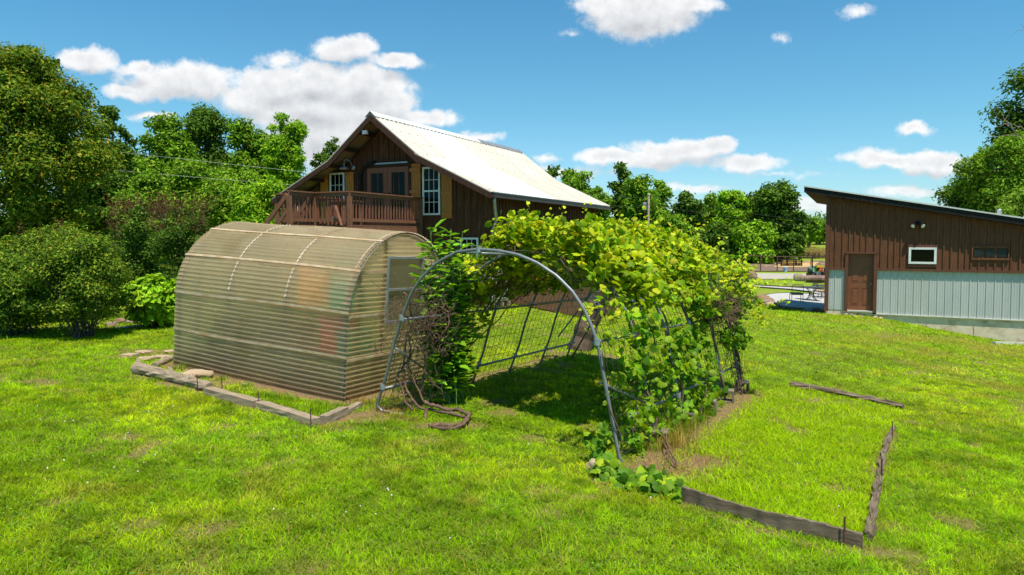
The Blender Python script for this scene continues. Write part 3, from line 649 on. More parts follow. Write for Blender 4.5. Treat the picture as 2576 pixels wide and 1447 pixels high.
x0,z1=sp(2286,622.5); x1,z0=sp(2355,664.5); ws=window(x0,x1,z0,z1,-.035,shed,1,1,.07); tag(ws,'white framed square window')
mb=MB(); mb.box(x0-.05,x1+.02,-.05,-.0,z1,z1+.09); mb.build('window_trim','rust_trim',shed); mb=MB(); mb.box(x0-.02,x1+.02,-.05,0,z0-.1,z0-.0); mb.build('window_trim','rust_trim',shed)
x0,z1=sp(2448,624); x1,z0=sp(2535,649.5); mb=MB()
for b in ((x0-.04,x1+.04,z1,z1+.08),(x0-.04,x1+.04,z0-.07,z0),(x0-.04,x0,z0,z1),(x1,x1+.04,z0,z1)): mb.box(b[0],b[1],-.055,0,b[2],b[3])
vw=mb.build('vent_window','shedsiding',shed); W_=(x1-x0)/3
for k in range(3):
    mb=MB(); mb.box(x0+k*W_+.03,x0+(k+1)*W_-.03,-.034,-.028,z0+.03,z1-.03); 
    for q in range(8): zz=z0+.05+q*(z1-z0-.1)/8; mb.box(x0+k*W_+.03,x0+(k+1)*W_-.03,-.04,-.034,zz,zz+.012)
    mb.build('louvre_pane','darkpane',vw)
for (px_) in (2284+0,):
    pass
a_,z_=sp(2308,566); fl2=MB(); fl2.lathe([(.001,-.03),(.07,-.03),(.07,0)],(a_,-.03,z_+.07),12,axis='y'); flo=fl2.build('floodlight','black',shed)
for sgn in (-1,1):
    mb=MB(); c=Vector((a_+sgn*.11,-.14,z_)); mb.tube([(a_,-.06,z_+.08),(a_+sgn*.05,-.1,z_+.05),c],[.03,.035,.045],10); mb.tube([c,c+Vector((sgn*.04,-.06,-.05))],[.055,.075],12); lh=mb.build('lamp_head','black',flo,smooth=True)
    mb=MB(); mb.tube([c+Vector((sgn*.041,-.061,-.051)),c+Vector((sgn*.046,-.068,-.057))],[.068,.06],12); mb.build('bulb','white',lh)
ro=MB(); b0,b1=-.27,9.4; a0,a1=-.76,SL+.4
def rz(a): return top(a)+.0
ro.extr([(a0,b0,rz(a0)),(a1,b0,rz(a1)),(a1,b0,rz(a1)+.2),(a0,b0,rz(a0)+.2)],(0,.04,0),0)
ro.extr([(a0,b0+.04,rz(a0)+.03),(a1,b0+.04,rz(a1)+.03),(a1,b0+.04,rz(a1)+.18),(a0,b0+.04,rz(a0)+.18)],(0,b1-b0,0),2)
ro.extr([(a0-.02,b0-.03,rz(a0)+.204),(a1,b0-.03,rz(a1)+.204),(a1,b0-.03,rz(a1)+.25),(a0-.02,b0-.03,rz(a0)+.25)],(0,b1-b0+.05,0),1)
ro.build('roof',['black','roofw','siding'],shed)
mb=MB(); cc=(5.2,1.2); mb.lathe([(.06,0),(.06,.22),(.07,.23),(.07,.27),(.001,.28)],(5.25,1.0,top(5.25)+.2),12); mb.build('vent_stack','galv',shed,smooth=True)
# ------------------------------------------------------------ greenhouse
gh=thing('greenhouse','small arched greenhouse clad in dirty translucent ribbed fibreglass sheets','greenhouse')
gh.matrix_world=Matrix(((GX.x,GY.x,GZ.x,GH0[0]),(GX.y,GY.y,GZ.y,GH0[1]),(GX.z,GY.z,GZ.z,GH0[2]-.02),(0,0,0,1)))
# local: x from -GL (far left) to 0 (near end); y 0..GW; z up
half=GS+GR*math.pi/2; full=2*half
def shell(s_,o=0):
    if s_<GS: return (-o,s_)
    if s_>full-GS: return (GW+o,full-s_)
    th=(s_-GS)/GR; return (GR-(GR+o)*math.cos(th),GS+(GR+o)*math.sin(th))
PIT_=.0678
def corr(s_): 
    c=math.cos(2*math.pi*s_/PIT_); return .0125*max(0,c)**1.3-.003
nS=int(full/PIT_*8); xs=np.linspace(-GL-.03,.05,26); npan=10; per=full/npan
for k in range(npan):
    sa,sb=k*per-(.05 if k else 0),(k+1)*per; n=int((sb-sa)/PIT_*8)
    ss=np.linspace(max(sa,0),sb,n); V=[]
    for s_ in ss:
        for x in xs:
            o=corr(s_)+(.004*(1-min(1,abs(s_-sa)/.12)) if k else 0)+.006*math.sin(x*2.1+k)+.004*math.sin(x*5+k*2)*math.sin(s_*3)
            y,z=shell(s_,o); V.append((x,y,z+.006*math.sin(x*1.3+k*1.7)))
    ix=np.arange(len(ss)*len(xs)).reshape(len(ss),len(xs)); Fq=np.stack([ix[:-1,:-1],ix[:-1,1:],ix[1:,1:],ix[1:,:-1]],-1).reshape(-1,4)
    mk('cladding_sheet',V,[Fq],'fiber',gh,smooth=True)
    if 0<k:
        mb=MB(); s_=k*per
        for x0,x1 in zip(xs[:-1],xs[1:]):
            pts=[]
            for x in (x0,x1):
                for ds_ in (-.018,.018):
                    o=.021+.006*math.sin(x*2.1+k); y,z=shell(s_+ds_+.012*math.sin(x*1.1+k),o); pts.append((x,y,z+.006*math.sin(x*1.3+k*1.7)))
            mb.poly([pts[0],pts[1],pts[3],pts[2]])
        mb.build('lap_joint','fiberlap',gh)
def ribtube(x,r=.017,o=-.045,m='pipe'):
    mb=MB(); mb.tube([(x,)+shell(s_,o) for s_ in np.linspace(0,full,40)],r,6); return mb.build('rib',m,gh,smooth=True)
for x in (-GL+.06,-2.43,-1.21,-.06): ribtube(x,.022)
# flattened strips fixed over the ribs
for x in (-GL+.06,-2.43,-1.21,-.06):
    mb=MB(); ss=np.linspace(GS+.15,full-GS-.15,230)
    for s0,s1 in zip(ss[:-1],ss[1:]):
        a=shell(s0,.004+corr(s0)); c=shell(s1,.004+corr(s1)); mb.poly([(x-.014,)+a,(x+.014,)+a,(x+.014,)+c,(x-.014,)+c])
    mb.build('rib_strip','strip' if x>-GL+.1 and x<-.1 else 'fiberlap',gh)
def hw(z): return GR if z<GS else math.sqrt(max(0,GR*GR-(z-GS)**2))
WX0,WX1,WZ0,WZ1=.80,1.66,1.02,2.02
def endwall(xpos,hole,name='end_wall'):
    zs_=np.arange(0,GS+GR-.002,PIT_/8); V=[];Fq=[]
    def strip(z0,z1,ya0,yb0,ya1,yb1):
        o0=corr(z0);o1=corr(z1); n=6; b=len(V)
        for j in range(n+1): t_=j/n; V.append((xpos+o0,ya0+(yb0-ya0)*t_,z0))
        for j in range(n+1): t_=j/n; V.append((xpos+o1,ya1+(yb1-ya1)*t_,z1))
        for j in range(n): Fq.append((b+j,b+j+1,b+n+2+j,b+n+1+j))
    for z0,z1 in zip(zs_[:-1],zs_[1:]):
        h0,h1_=hw(z0)-.01,hw(z1)-.01
        if hole and WZ0<=z0<WZ1-.001:
            if WX0>GR-h0: strip(z0,z1,GR-h0,WX0,GR-h1_,WX0)
            if WX1<GR+h0: strip(z0,z1,WX1,GR+h0,WX1,GR+h1_)
        else: strip(z0,z1,GR-h0,GR+h0,GR-h1_,GR+h1_)
    return mk(name,V,[np.array(Fq)],'fiberend',gh)
endwall(0.0,True); endwall(-GL,False)
for z in (.58,1.18,1.80):
    mb=MB(); 
    if WZ0<z<WZ1: mb.box(.012,.02,GR-hw(z)+.02,WX0-.01,z-.016,z+.016); mb.box(.012,.02,WX1+.01,GR+hw(z)-.02,z-.016,z+.016)
    else: mb.box(.012,.02,GR-hw(z)+.02,GR+hw(z)-.02,z-.016,z+.016)
    mb.build('lap_joint','fiberlap',gh)
mb=MB(); 
for y in (.25,.78,1.68,2.2): mb.box(-.06,-.015,y-.02,y+.02,0,GS+(hw(0)**2-(y-GR)**2)**.5-.06)
for y in (.5,1.3,2.0): mb.box(-GL+.015,-GL+.06,y-.02,y+.02,0,2.0)
mb.build('end_stud','timber',gh)
mb=MB(); f=.03
for b in ((WX0,WX1,WZ1-.035,WZ1+.0),(WX0,WX1,WZ0,WZ0+.045),(WX0,WX0+f,WZ0+.045,WZ1-.035),(WX1-f,WX1,WZ0+.045,WZ1-.035)): mb.box(.0,.035,b[0],b[1],b[2],b[3])
mb.box(.004,.045,WX0+f,WX1-f,1.51,1.545); wg=mb.build('window','galv',gh)
M['wglass']=fiberglass('wglass',(.34,.33,.22),(.28,.27,.18),(.2,.18,.1),.55)
mb=MB(); mb.box(.008,.012,WX0+f,WX1-f,WZ0+.045,1.51); mb.box(.008,.012,WX0+f,WX1-f,1.545,WZ1-.035); mb.build('pane','wglass',wg)
mb=MB(); mb.box(-GL,0,.02,.06,-.08,.06); mb.box(-GL,0,GW-.06,GW-.02,-.08,.06); mb.box(-.06,-.02,.06,GW-.06,-.08,.06); mb.build('sill_plate','timber',gh)
# edge screws / buckled edge strip at the near corner
mb=MB(); mb.tube([(.012,)+shell(s_,-.012) for s_ in np.linspace(0,full,60)],.012,6); mb.build('edge_bead','darkbark',gh)
# things kept inside, seen dimly through the sheets
def inside(name,label,cat,x,y,z,r,h_,m,sq=False):
    p=Vector(GH0)+GX*x+GY*y; t_=thing(name,label,cat,(p.x,p.y,h1(p.x,p.y)+z)); mb=MB()
    if sq: mb.box(-r,r,-r*.6,r*.6,0,h_); mb.box(-r-.02,r+.02,-r*.6-.02,r*.6+.02,h_,h_+.03)
    else: mb.lathe([(.001,0),(r*.8,0),(r,h_),(r+.015,h_),(r+.015,h_+.02),(r*.93,h_+.02),(r*.8,h_*.5),(.001,h_*.5)],seg=16)
    mb.build('bin' if sq else 'vessel',m,t_); return t_
inside('plastic_bin','red bin seen dimly through the greenhouse wall near its right corner','bin',-.55,.50,.55,.2,.5,'pot_r',True)
inside('plastic_bin','orange bin seen dimly high in the greenhouse','bin',-1.05,.62,1.2,.22,.5,'pot_o',True)
inside('plastic_bin','green bin behind the end wall of the greenhouse, upper one','bin',-.3,.45,1.2,.2,.35,'pot_g',True)
inside('plastic_bin','green bin behind the end wall of the greenhouse, lower one','bin',-.3,.6,.55,.18,.35,'pot_g',True)
p=Vector(GH0)+GX*-1.8+GY*1.0; tb2=thing('potting_bench','plain bench standing inside the greenhouse','bench',(p.x,p.y,h1(p.x,p.y)),math.atan2(GX.y,GX.x))
mb=MB(); mb.box(-1.6,1.6,-.5,.0,.5,.54); mb.build('bench_top','timber',tb2)
for a_ in (-1.5,1.5): mb=MB(); mb.box(a_-.04,a_+.04,-.45,-.37,0,.5); mb.box(a_-.04,a_+.04,-.1,-.02,0,.5); mb.build('leg','timber',tb2)
# ------------------------------------------------------------ arched pipe trellis
ARCH=[(0.0,0.0),(.21,.53),(.32,.90),(.46,1.26),(.62,1.58),(.78,1.78),(1.03,1.98),(1.33,2.12),(1.62,2.16),(1.90,2.155),(2.17,2.12),(2.42,2.04),(2.68,1.90),(2.87,1.74),(3.01,1.56),(3.11,1.36),(3.17,1.20),(3.25,.84),(3.34,.42),(3.41,.1),(3.44,-.06)]
AR=np.array(ARCH); _d=np.concatenate([[0],np.cumsum(np.hypot(*np.diff(AR,axis=0).T))]); AL=_d[-1]
def archp(q,o=0.):
    """point of the arch curve at arc fraction q (0 left foot, 1 right foot), offset outward by o"""
    q=np.asarray(q,float)*AL; u_=np.interp(q,_d,AR[:,0]); z_=np.interp(q,_d,AR[:,1]); e=.05
    du=np.interp(q+e,_d,AR[:,0])-np.interp(q-e,_d,AR[:,0]); dz=np.interp(q+e,_d,AR[:,1])-np.interp(q-e,_d,AR[:,1]); L=np.hypot(du,dz)+1e-9
    return u_-dz/L*o, z_+du/L*o
zL=lambda s:(-.03-.16*s/5.65); zR=lambda s:(-.10-.30*s/5.65)
def tre(q,s,o=0.):
    u_,z_=archp(q,o); wd=1+.0*s; fr=np.clip(u_/TW,0,1); s=np.asarray(s,float)
    zb=(-.03-.16*s/5.65)*(1-fr)+(-.10-.30*s/5.65)*fr
    x=LF[0]+TU[0]*u_*wd+AX[0]*s; y=LF[1]+TU[1]*u_*wd+AX[1]*s
    return np.stack([x,y,z_+zb],-1)
tre_o=thing('arch_trellis','grey steel pipe arch trellis with six hoops and wire mesh, carrying the grape vine','trellis',(LF[0]+TU[0]*TW/2,LF[1]+TU[1]*TW/2,0))
TL=Vector(tre_o.location)
def sub(pts): return [Vector(p)-TL for p in pts]
for k in range(6):
    qs=np.linspace(0,1,72); P=[tre(q,k*BAY+random.gauss(0,.012) if False else k*BAY) for q in qs]; P=[Vector(p) for p in P]
    if k==0:
        f=P[0]; P=[f+Vector((.40,-.13,-.03)),f+Vector((.24,-.09,-.02)),f+Vector((.09,-.05,0)),f+Vector((.02,-.01,.06))]+P[2:]
        r_=P[-1]; P=P[:-1]+[r_+Vector((.012,-.005,.02)),r_+Vector((-.01,0,-.05)),r_+Vector((-.06,.02,-.09)),r_+Vector((-.14,.05,-.095))]
    mb=MB(); mb.tube(sub(P),.0195 if k==0 else .019,10); mb.build('hoop','pipe',tre_o,smooth=True)
def qz(zv,side):
    qs=np.linspace(0,.45,200) if side=='L' else np.linspace(1,.55,200); zz=archp(qs)[1]; return qs[np.argmin(abs(zz-zv))]
qL1,qL2,qR1,qR2=qz(.33,'L'),qz(1.26,'L'),qz(.33,'R'),qz(1.22,'R')
for q,s0,s1,r_ in ((qL1,0,5.65,.017),(qL2,0,6.0,.017),(qR1,.55,5.7,.018),(qR2,.0,5.65,.017),(.475,-.0,5.65,.016)):
    mb=MB(); mb.tube(sub([tre(q,s,-.045) for s in np.linspace(s0,s1,14)]),r_,8); mb.build('rail','pipe',tre_o,smooth=True)
    for k in range(6):
        if s0-.01<=k*BAY<=s1: mb=MB(); p=tre(q,k*BAY,0)-np.array(TL); mb.lathe([(.001,-.035),(.034,-.035),(.034,.035),(.001,.035)],tuple(p),10); mb.build('clamp','galv',tre_o,smooth=False)
for (q1,s1,q2,s2) in ((qz(.86,'L'),0.,qz(.28,'L'),BAY),(qz(.80,'R'),0.,qz(.42,'R'),BAY),(qz(1.45,'L'),5.65,qz(.55,'L'),4.75)):
    mb=MB(); mb.tube(sub([tre(q1,s1,-.05),tre(q2,s2,-.05)]),.014,8); mb.build('brace','pipe',tre_o,smooth=True)
a=tre(qz(1.7,'L'),5.65); c=np.array(gp(1437,903)); mb=MB(); mb.tube(sub([a+[.35,-.05,0],c]),.018,8); mb.build('brace','pipe',tre_o,smooth=True)
for side,qa,qb in (('L',.015,.36),('R',.985,.60)):
    mb=MB(); 
    for s in np.arange(.1,5.7,.152): mb.tube(sub([tre(q,s,.012)+rng.normal(0,.004,3) for q in np.linspace(qa,qb,9)]),.0036,3,cap=False)
    for q in np.linspace(qa,qb,13): mb.tube(sub([tre(q,s,.012)+rng.normal(0,.004,3) for s in np.linspace(0,5.7,16)]),.0036,3,cap=False)
    mb.build('wire_mesh','wire',tre_o)
mb=MB()
for s in np.arange(.9,5.7,.16): mb.tube(sub([tre(q,s,.012) for q in np.linspace(.36,.60,8)]),.0036,3,cap=False)
for q in np.linspace(.38,.59,7): mb.tube(sub([tre(q,s,.012) for s in np.linspace(.9,5.7,10)]),.0036,3,cap=False)
mb.build('wire_mesh','wire',tre_o)
# ------------------------------------------------------------ leaves
LT={'diamond':(np.array([[0,0,0],[.45,.30,.06],[1,0,-.05],[.45,-.30,.06]]),[np.array([[0,1,2,3]])]),
 'oval':(np.array([[0,0,0],[.3,.2,.04],[.7,.2,.03],[1,0,-.12],[.7,-.2,.03],[.3,-.2,.04]]),[np.array([[0,3,2,1],[0,5,4,3]])]),
 'long':(np.array([[0,0,0],[.3,.16,.05],[.65,.13,.0],[1,0,-.22],[.65,-.13,.0],[.3,-.16,.05],[.5,0,-.02]]),[np.array([[0,6,1],[1,6,2],[2,6,3],[3,6,4],[4,6,5],[5,6,0]])])}
gr_out=[(0,0),(-.16,.22),(.08,.46),(.28,.40),(.40,.56),(.62,.36),(.78,.30),(1,0)]
go_=gr_out+[(x,-y) for x,y in gr_out[1:-1][::-1]]
gv=np.array([[.38,0,.05]]+[[x,y,-.34*abs(y)-(.14 if x>.9 else 0)+.03*math.sin(9*x+5*y)] for x,y in go_]); n_g=len(go_)
LT['grape']=(gv,[np.array([[0,1+i,1+(i+1)%n_g] for i in range(n_g)])])
def leaves(name,P,N,size,col,shape,m,parent,yaw=None,wscale=1.):
    P=np.asarray(P,float); n=len(P); N=N/(np.linalg.norm(N,axis=1,keepdims=True)+1e-9)
    rv=rng.normal(size=(n,3)) if yaw is None else yaw+rng.normal(size=(n,3))*.25; X=rv-N*(rv*N).sum(1,keepdims=True); X/=np.linalg.norm(X,axis=1,keepdims=True)+1e-9; Y=np.cross(N,X)
    T,Fs=LT[shape]; k=len(T); s=np.asarray(size)[:,None,None]
    V=P[:,None]+s*(T[None,:,0:1]*X[:,None]+wscale*T[None,:,1:2]*Y[:,None]+T[None,:,2:3]*N[:,None]); off=(np.arange(n)*k)[:,None,None]
    FF=[(f[None]+off).reshape(-1,f.shape[1]) for f in Fs]
    return mk(name,V.reshape(-1,3),FF,m,parent,col=np.repeat(col,k,axis=0))
def pal(n,cols,wts,jit=.14,mixv=None):
    cols=np.array(cols); i=rng.choice(len(cols),n,p=np.array(wts)/sum(wts)) if mixv is None else np.clip((mixv*len(cols)).astype(int),0,len(cols)-1)
    c=cols[i]*(1+rng.normal(0,jit,(n,1))); return np.clip(c*(1+rng.normal(0,jit*.35,(n,3))),.002,1)
# grape vine over the trellis
vine=thing('grape_vine','bright yellow-green grape vine covering the roof and right side of the pipe trellis','vine',(LF[0]+1.5,LF[1]+2,0)); VL=np.array(vine.location)
def vine_pts(n):
    out=[];nn=[];oo=[];qq=[]
    while sum(len(a) for a in out)<n:
        k=6000; q=rng.uniform(.02,.99,k); s=rng.uniform(.25,6.0,k)
        zq=archp(q)[1]; left=q<.47
        lump=fbm(q*9,s,1.4,11); lump2=fbm(q*9,s,3.6,5)
        d=np.zeros(k)
        # density of cover on the unrolled arch surface
        s_start=np.where(left,1.25-(q-.30)*1.2,.95-1.2*(q-.47)); top=(q>.30)&(q<.71)&(s>s_start); d[top]=1.0
        ls=(q<=.30)&(q>.13)&(s>.75)&(s<2.2); d[ls]=.16
        ls=(q<=.36)&(q>.25)&(s>1.0); d[ls]=.6
        rt=(q>=.70)&(q<.74)&(s>1.2); d[rt]=.8; rt=(q>=.74)&(q<.80)&(s>3.3); d[rt]=.5
        rt=(q>=.82)&(q<.88)&(s>4.9); d[rt]=.35
        rt=(q>=.78)&(s<=4.0)&(s>.30); d[rt]=.24*np.clip((lump2[rt]-.49)*12,0,1)
        rt=(q>=.69)&(q<.80)&(s<=1.2); d[rt]=.12*np.clip((lump2[rt]-.35)*9,0,1)
        d*=np.clip((lump-.30)*6,0.08,1)
        keep=rng.random(k)<d
        q,s,lump=q[keep],s[keep],lump[keep]; qq.append(q)
        thk=np.where((q>.28)&(q<.78),.06+.66*lump,.16)+np.where(s>4.9,.12,0); e=rng.random(len(q)); inn=np.where((q>.3)&(q<.72),.22*fbm(q*9,s,2.3,21)*1.4,.05)
        o=-inn+(thk+inn)*np.power(e,.62)
        P=tre(q,s,o); P+=rng.normal(0,.02,P.shape)
        P2=tre(q,s,o+.05); nrm=P2-P; nrm/=np.linalg.norm(nrm,axis=1,keepdims=True)+1e-9
        out.append(P);nn.append(nrm);oo.append(e)
    return np.concatenate(out)[:n],np.concatenate(nn)[:n],np.concatenate(oo)[:n],np.concatenate(qq)[:n]
NV=19000
P,Nn,e,qv=vine_pts(NV); N=Nn*.75+np.array([0,0,.55])+rng.normal(0,.62,(NV,3)); N[:,2]=np.abs(N[:,2])*.9+.02
vc=[(.40,.47,.012),(.33,.43,.012),(.50,.53,.02),(.22,.36,.012),(.58,.54,.06),(.13,.25,.012)]
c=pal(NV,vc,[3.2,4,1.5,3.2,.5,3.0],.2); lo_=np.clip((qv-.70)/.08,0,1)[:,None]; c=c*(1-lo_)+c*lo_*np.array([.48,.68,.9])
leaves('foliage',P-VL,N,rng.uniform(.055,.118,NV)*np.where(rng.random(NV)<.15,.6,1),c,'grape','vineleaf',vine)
# tiny flower clusters / tendrils give fine yellow texture
n=7000; P,Nn,e,qv2=vine_pts(n); leaves('flower_clusters',P-VL-np.array([0,0,.03]),rng.normal(size=(n,3)),rng.uniform(.012,.03,n),pal(n,[(.42,.46,.05),(.30,.36,.04)],[1,1]),'diamond','leaf',vine)
# upright and trailing shoots
def shoot(pts,n,sz=(.05,.11),lowc=False,parent=vine,mat_='twig',r0=.006,org=VL):
    pts=np.array([np.array(p,float) for p in pts]); d=np.concatenate([[0],np.cumsum(np.linalg.norm(np.diff(pts,axis=0),axis=1))]); tt=np.linspace(0,d[-1],max(6,len(pts)*3)); Q=np.stack([np.interp(tt,d,pts[:,i]) for i in range(3)],1); Q+=rng.normal(0,.008,Q.shape)
    mbs.tube([Vector(p-org) for p in Q],list(np.linspace(r0,r0*.35,len(Q))),4,cap=False)
    t_=rng.uniform(0,d[-1],n); pp=np.stack([np.interp(t_,d,pts[:,i]) for i in range(3)],1)+rng.normal(0,.035,(n,3)); fr=t_/d[-1]
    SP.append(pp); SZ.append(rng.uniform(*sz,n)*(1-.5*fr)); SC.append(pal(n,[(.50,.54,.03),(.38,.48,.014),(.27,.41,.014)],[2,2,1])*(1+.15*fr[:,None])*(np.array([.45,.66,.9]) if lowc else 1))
mbs=MB(); SP=[];SZ=[];SC=[]
for (px,py,dd,h_,dx) in [(1330,560,9.6,.30,.0),(1255,590,9.2,.22,-.05),(1410,560,10.2,.22,.05),(1475,560,10.8,.30,0),(1520,570,11.4,.2,.03),(1625,575,11.8,.42,-.03),(1655,580,11.5,.28,.06),(1700,600,11.5,.34,.22),(1740,600,11.2,.25,.2),(1800,625,11.5,.2,.2),(1560,575,11,.22,0),(1290,575,9.4,.15,-.1),(1375,560,10,.18,.05),(1850,660,11.5,.12,.28),(1180,660,9,.12,-.15),(1600,600,10.2,.25,.05),(1680,640,9.8,.2,.2),(1760,690,9.6,.15,.25),(1450,600,9.4,.22,.05),(1350,590,9.0,.2,.1),(1540,610,9.6,.25,.1),(1830,690,10.4,.12,.3),(1880,720,10.9,.05,.3),(1790,640,10.6,.2,.2)]:
    b_=at(px,py,dd); shoot([b_-[0,0,.2],b_+[dx*.3,0,h_*.35],b_+[dx*.7,0,h_*.7],b_+[dx,0,h_]],20)
for pts in [[(1870,690,11.5),(1905,705,11.3),(1940,712,11.1),(1975,703,11),(1998,706,10.9)],[(1870,740,11.5),(1900,770,11.3),(1935,772,11.2),(1962,760,11.1),(1985,757,11.1)],[(1860,660,11.6),(1885,672,11.4),(1905,668,11.3)],[(1890,790,11.6),(1915,790,11.5),(1925,800,11.5),(1930,820,11.4)],
            [(1870,700,11.4),(1890,740,11.4),(1905,780,11.4),(1912,830,11.5)],[(1490,770,7.4),(1475,790,7.3),(1482,820,7.3)],[(1560,760,7.7),(1530,830,7.4),(1575,850,7.3),(1560,900,7.2)]]:
    shoot([at(*p) for p in pts],26)
for (q,s,n) in [(.80,1.3,40),(.84,1.2,44),(.88,1.5,44),(.9,.9,30),(.93,1.0,30),(.83,2.3,40),(.88,2.4,34),(.82,3.3,30),(.88,3.4,24),(.80,.5,30),(.86,.45,22),(.92,.35,14),(.80,1.9,34),(.93,1.9,22),(.97,.7,20),(.95,.4,26),(.97,1.1,26),(.96,1.5,24),(.95,2.0,22),(.9,2.0,26),(.93,2.5,18),(.86,2.9,22),(.86,.9,26)]:
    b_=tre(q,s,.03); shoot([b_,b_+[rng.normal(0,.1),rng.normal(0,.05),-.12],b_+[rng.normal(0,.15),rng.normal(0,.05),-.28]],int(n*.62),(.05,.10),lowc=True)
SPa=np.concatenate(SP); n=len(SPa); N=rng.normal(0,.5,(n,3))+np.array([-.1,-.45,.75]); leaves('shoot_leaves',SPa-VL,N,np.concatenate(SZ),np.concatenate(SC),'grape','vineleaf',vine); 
# woody canes along hoops and mesh
def wander(p0,p1,n,amp,sag=0):
    p0=np.array(p0,float);p1=np.array(p1,float); t_=np.linspace(0,1,n); Q=p0+(p1-p0)*t_[:,None]; f=rng.uniform(1.5,3.5,(3,));ph=rng.uniform(0,6,(3,)); w_=np.sin(math.pi*t_)**.6
    Q+=np.stack([np.sin(t_*f[i]*6+ph[i]) for i in range(3)],1)*amp*w_[:,None]+rng.normal(0,amp*.18,Q.shape); Q[:,2]-=sag*np.sin(math.pi*t_); return Q
for k in range(70):
    s=rng.uniform(.8,5.8); q1=rng.uniform(.25,.8); q2=np.clip(q1+rng.uniform(-.18,.18),.2,.95); s2=np.clip(s+rng.uniform(-1.3,1.3),.3,6); mbs.tube([Vector(p-VL) for p in wander(tre(q1,s,.02),tre(q2,s2,.05),12,.06)],rng.uniform(.003,.009),4,cap=False)
for (k,q1,q2) in [(1,1,.62),(2,1,.62),(3,1,.62),(4,.99,.6),(5,1,.62),(5,.99,.7),(5,.98,.66),(5,1,.7),(0,.97,.80),(1,.98,.66),(2,.98,.7),(5,1,.75)]:
    qs=np.linspace(q1,q2,26); o=rng.uniform(.01,.05); Q=np.array([tre(q,k*BAY+.04*math.sin(q*60+k)+(.05 if k==5 else 0),.02+o*math.sin(q*45+o*90)) for q in qs]); mbs.tube([Vector(p-VL) for p in Q],list(np.linspace(.019 if k else .01,.007,26)),6)
for (a_,b_) in [((.10,1.0),(.40,1.9)),((.12,1.3),(.42,2.3)),((.14,1.1),(.36,1.3)),((.03,1.3),(.24,3.0)),((.24,3.0),(.34,3.4)),((.05,1.4),(.34,1.6)),((.2,1.9),(.40,2.2)),((.22,2.1),(.4,2.9))]:
    Q=np.array([tre(q,s,.0) for q,s in zip(np.linspace(a_[0],b_[0],18),np.linspace(a_[1],b_[1],18))]); Q+=np.cumsum(rng.normal(0,.012,Q.shape),axis=0); mbs.tube([Vector(p-VL) for p in Q],list(np.linspace(.014,.007,18)),5)
mbs.build('canes','twig',vine,smooth=True)
# brown dead bundle high on the far right side
dm=MB()
for k in range(230):
    c=tre(rng.uniform(.71,.80),rng.uniform(3.7,5.4),rng.uniform(.08,.42)); dd=rng.normal(0,1,3)*[.22,.22,.2]; dm.tube([Vector(p-VL) for p in wander(c-dd,c+dd,6,.04)],rng.uniform(.002,.0045),3,cap=False)
for k in range(60):
    c=tre(rng.uniform(.76,.99),rng.uniform(5.2,5.8),rng.uniform(0,.12)); dm.tube([Vector(p-VL) for p in wander(c,c-np.array([rng.normal(0,.08),0,rng.uniform(.2,.5)]),7,.03)],rng.uniform(.003,.007),3,cap=False)
for k in range(120):
    c=tre(rng.uniform(.22,.36),rng.uniform(1.3,3.2),rng.uniform(-.05,.1)); dd=rng.normal(0,1,3)*.16; dm.tube([Vector(p-VL) for p in wander(c-dd,c+dd,6,.04)],rng.uniform(.002,.004),3,cap=False)
dm.build('dead_twigs','deadtwig',vine)
# pruned dead vine at the left front hoop, looping on the ground
dv=thing('pruned_vine','leafless old vine tangled on the left front hoop, thick stem looping on the grass','vine'); 
def pz(px,py,d,o=0): p=at(px,py,d); return Vector(p)
def loop(pts,r,seg=8,mbx=None,amp=.008):
    P=[Vector(p) for p in pts]; out=[]
    for i in range(len(P)-1):
        a=P[max(i-1,0)];b=P[i];c=P[i+1];d=P[min(i+2,len(P)-1)]
        for t_ in (0,.25,.5,.75): out.append(.5*((2*b)+(-a+c)*t_+(2*a-5*b+4*c-d)*t_*t_+(-a+3*b-3*c+d)*t_**3)+Vector(rng.normal(0,amp,3)))
    out.append(P[-1]); rs=list(np.linspace(r[0],r[1],len(out))*(1+np.clip(rng.normal(0,.13,len(out)),-.25,.3))); mbx.tube(out,rs,seg); return out
def gl(px,py,up): p=gp2(px,py); return (p[0],p[1],p[2]+up)
mb=MB()
loop([gl(1078,1078,.03),gl(1100,1075,.035),gl(1135,1078,.04),gl(1165,1072,.05),gl(1180,1058,.07)]+[pz(1172,1040,8.55),pz(1150,1030,8.6),pz(1128,1033,8.62),pz(1100,1022,8.6),pz(1080,1018,8.6),pz(1068,1010,8.65)],(.030,.024),8,mb,.004)
loop([gl(1090,1080,.03),gl(1130,1084,.03),gl(1160,1080,.05),gl(1176,1066,.06)]+[pz(1168,1050,8.5),pz(1145,1042,8.55),pz(1110,1035,8.6),pz(1070,1030,8.62),pz(1048,1020,8.65),pz(1035,1000,8.7),pz(1025,985,8.75),pz(1018,955,8.8),pz(1015,920,8.85),pz(1020,870,8.9),pz(1025,830,8.9)],(.024,.012),8,mb,.004)
loop([pz(1072,1030,8.6),gl(1070,1055,.0)],(.022,.026),6,mb,.002)
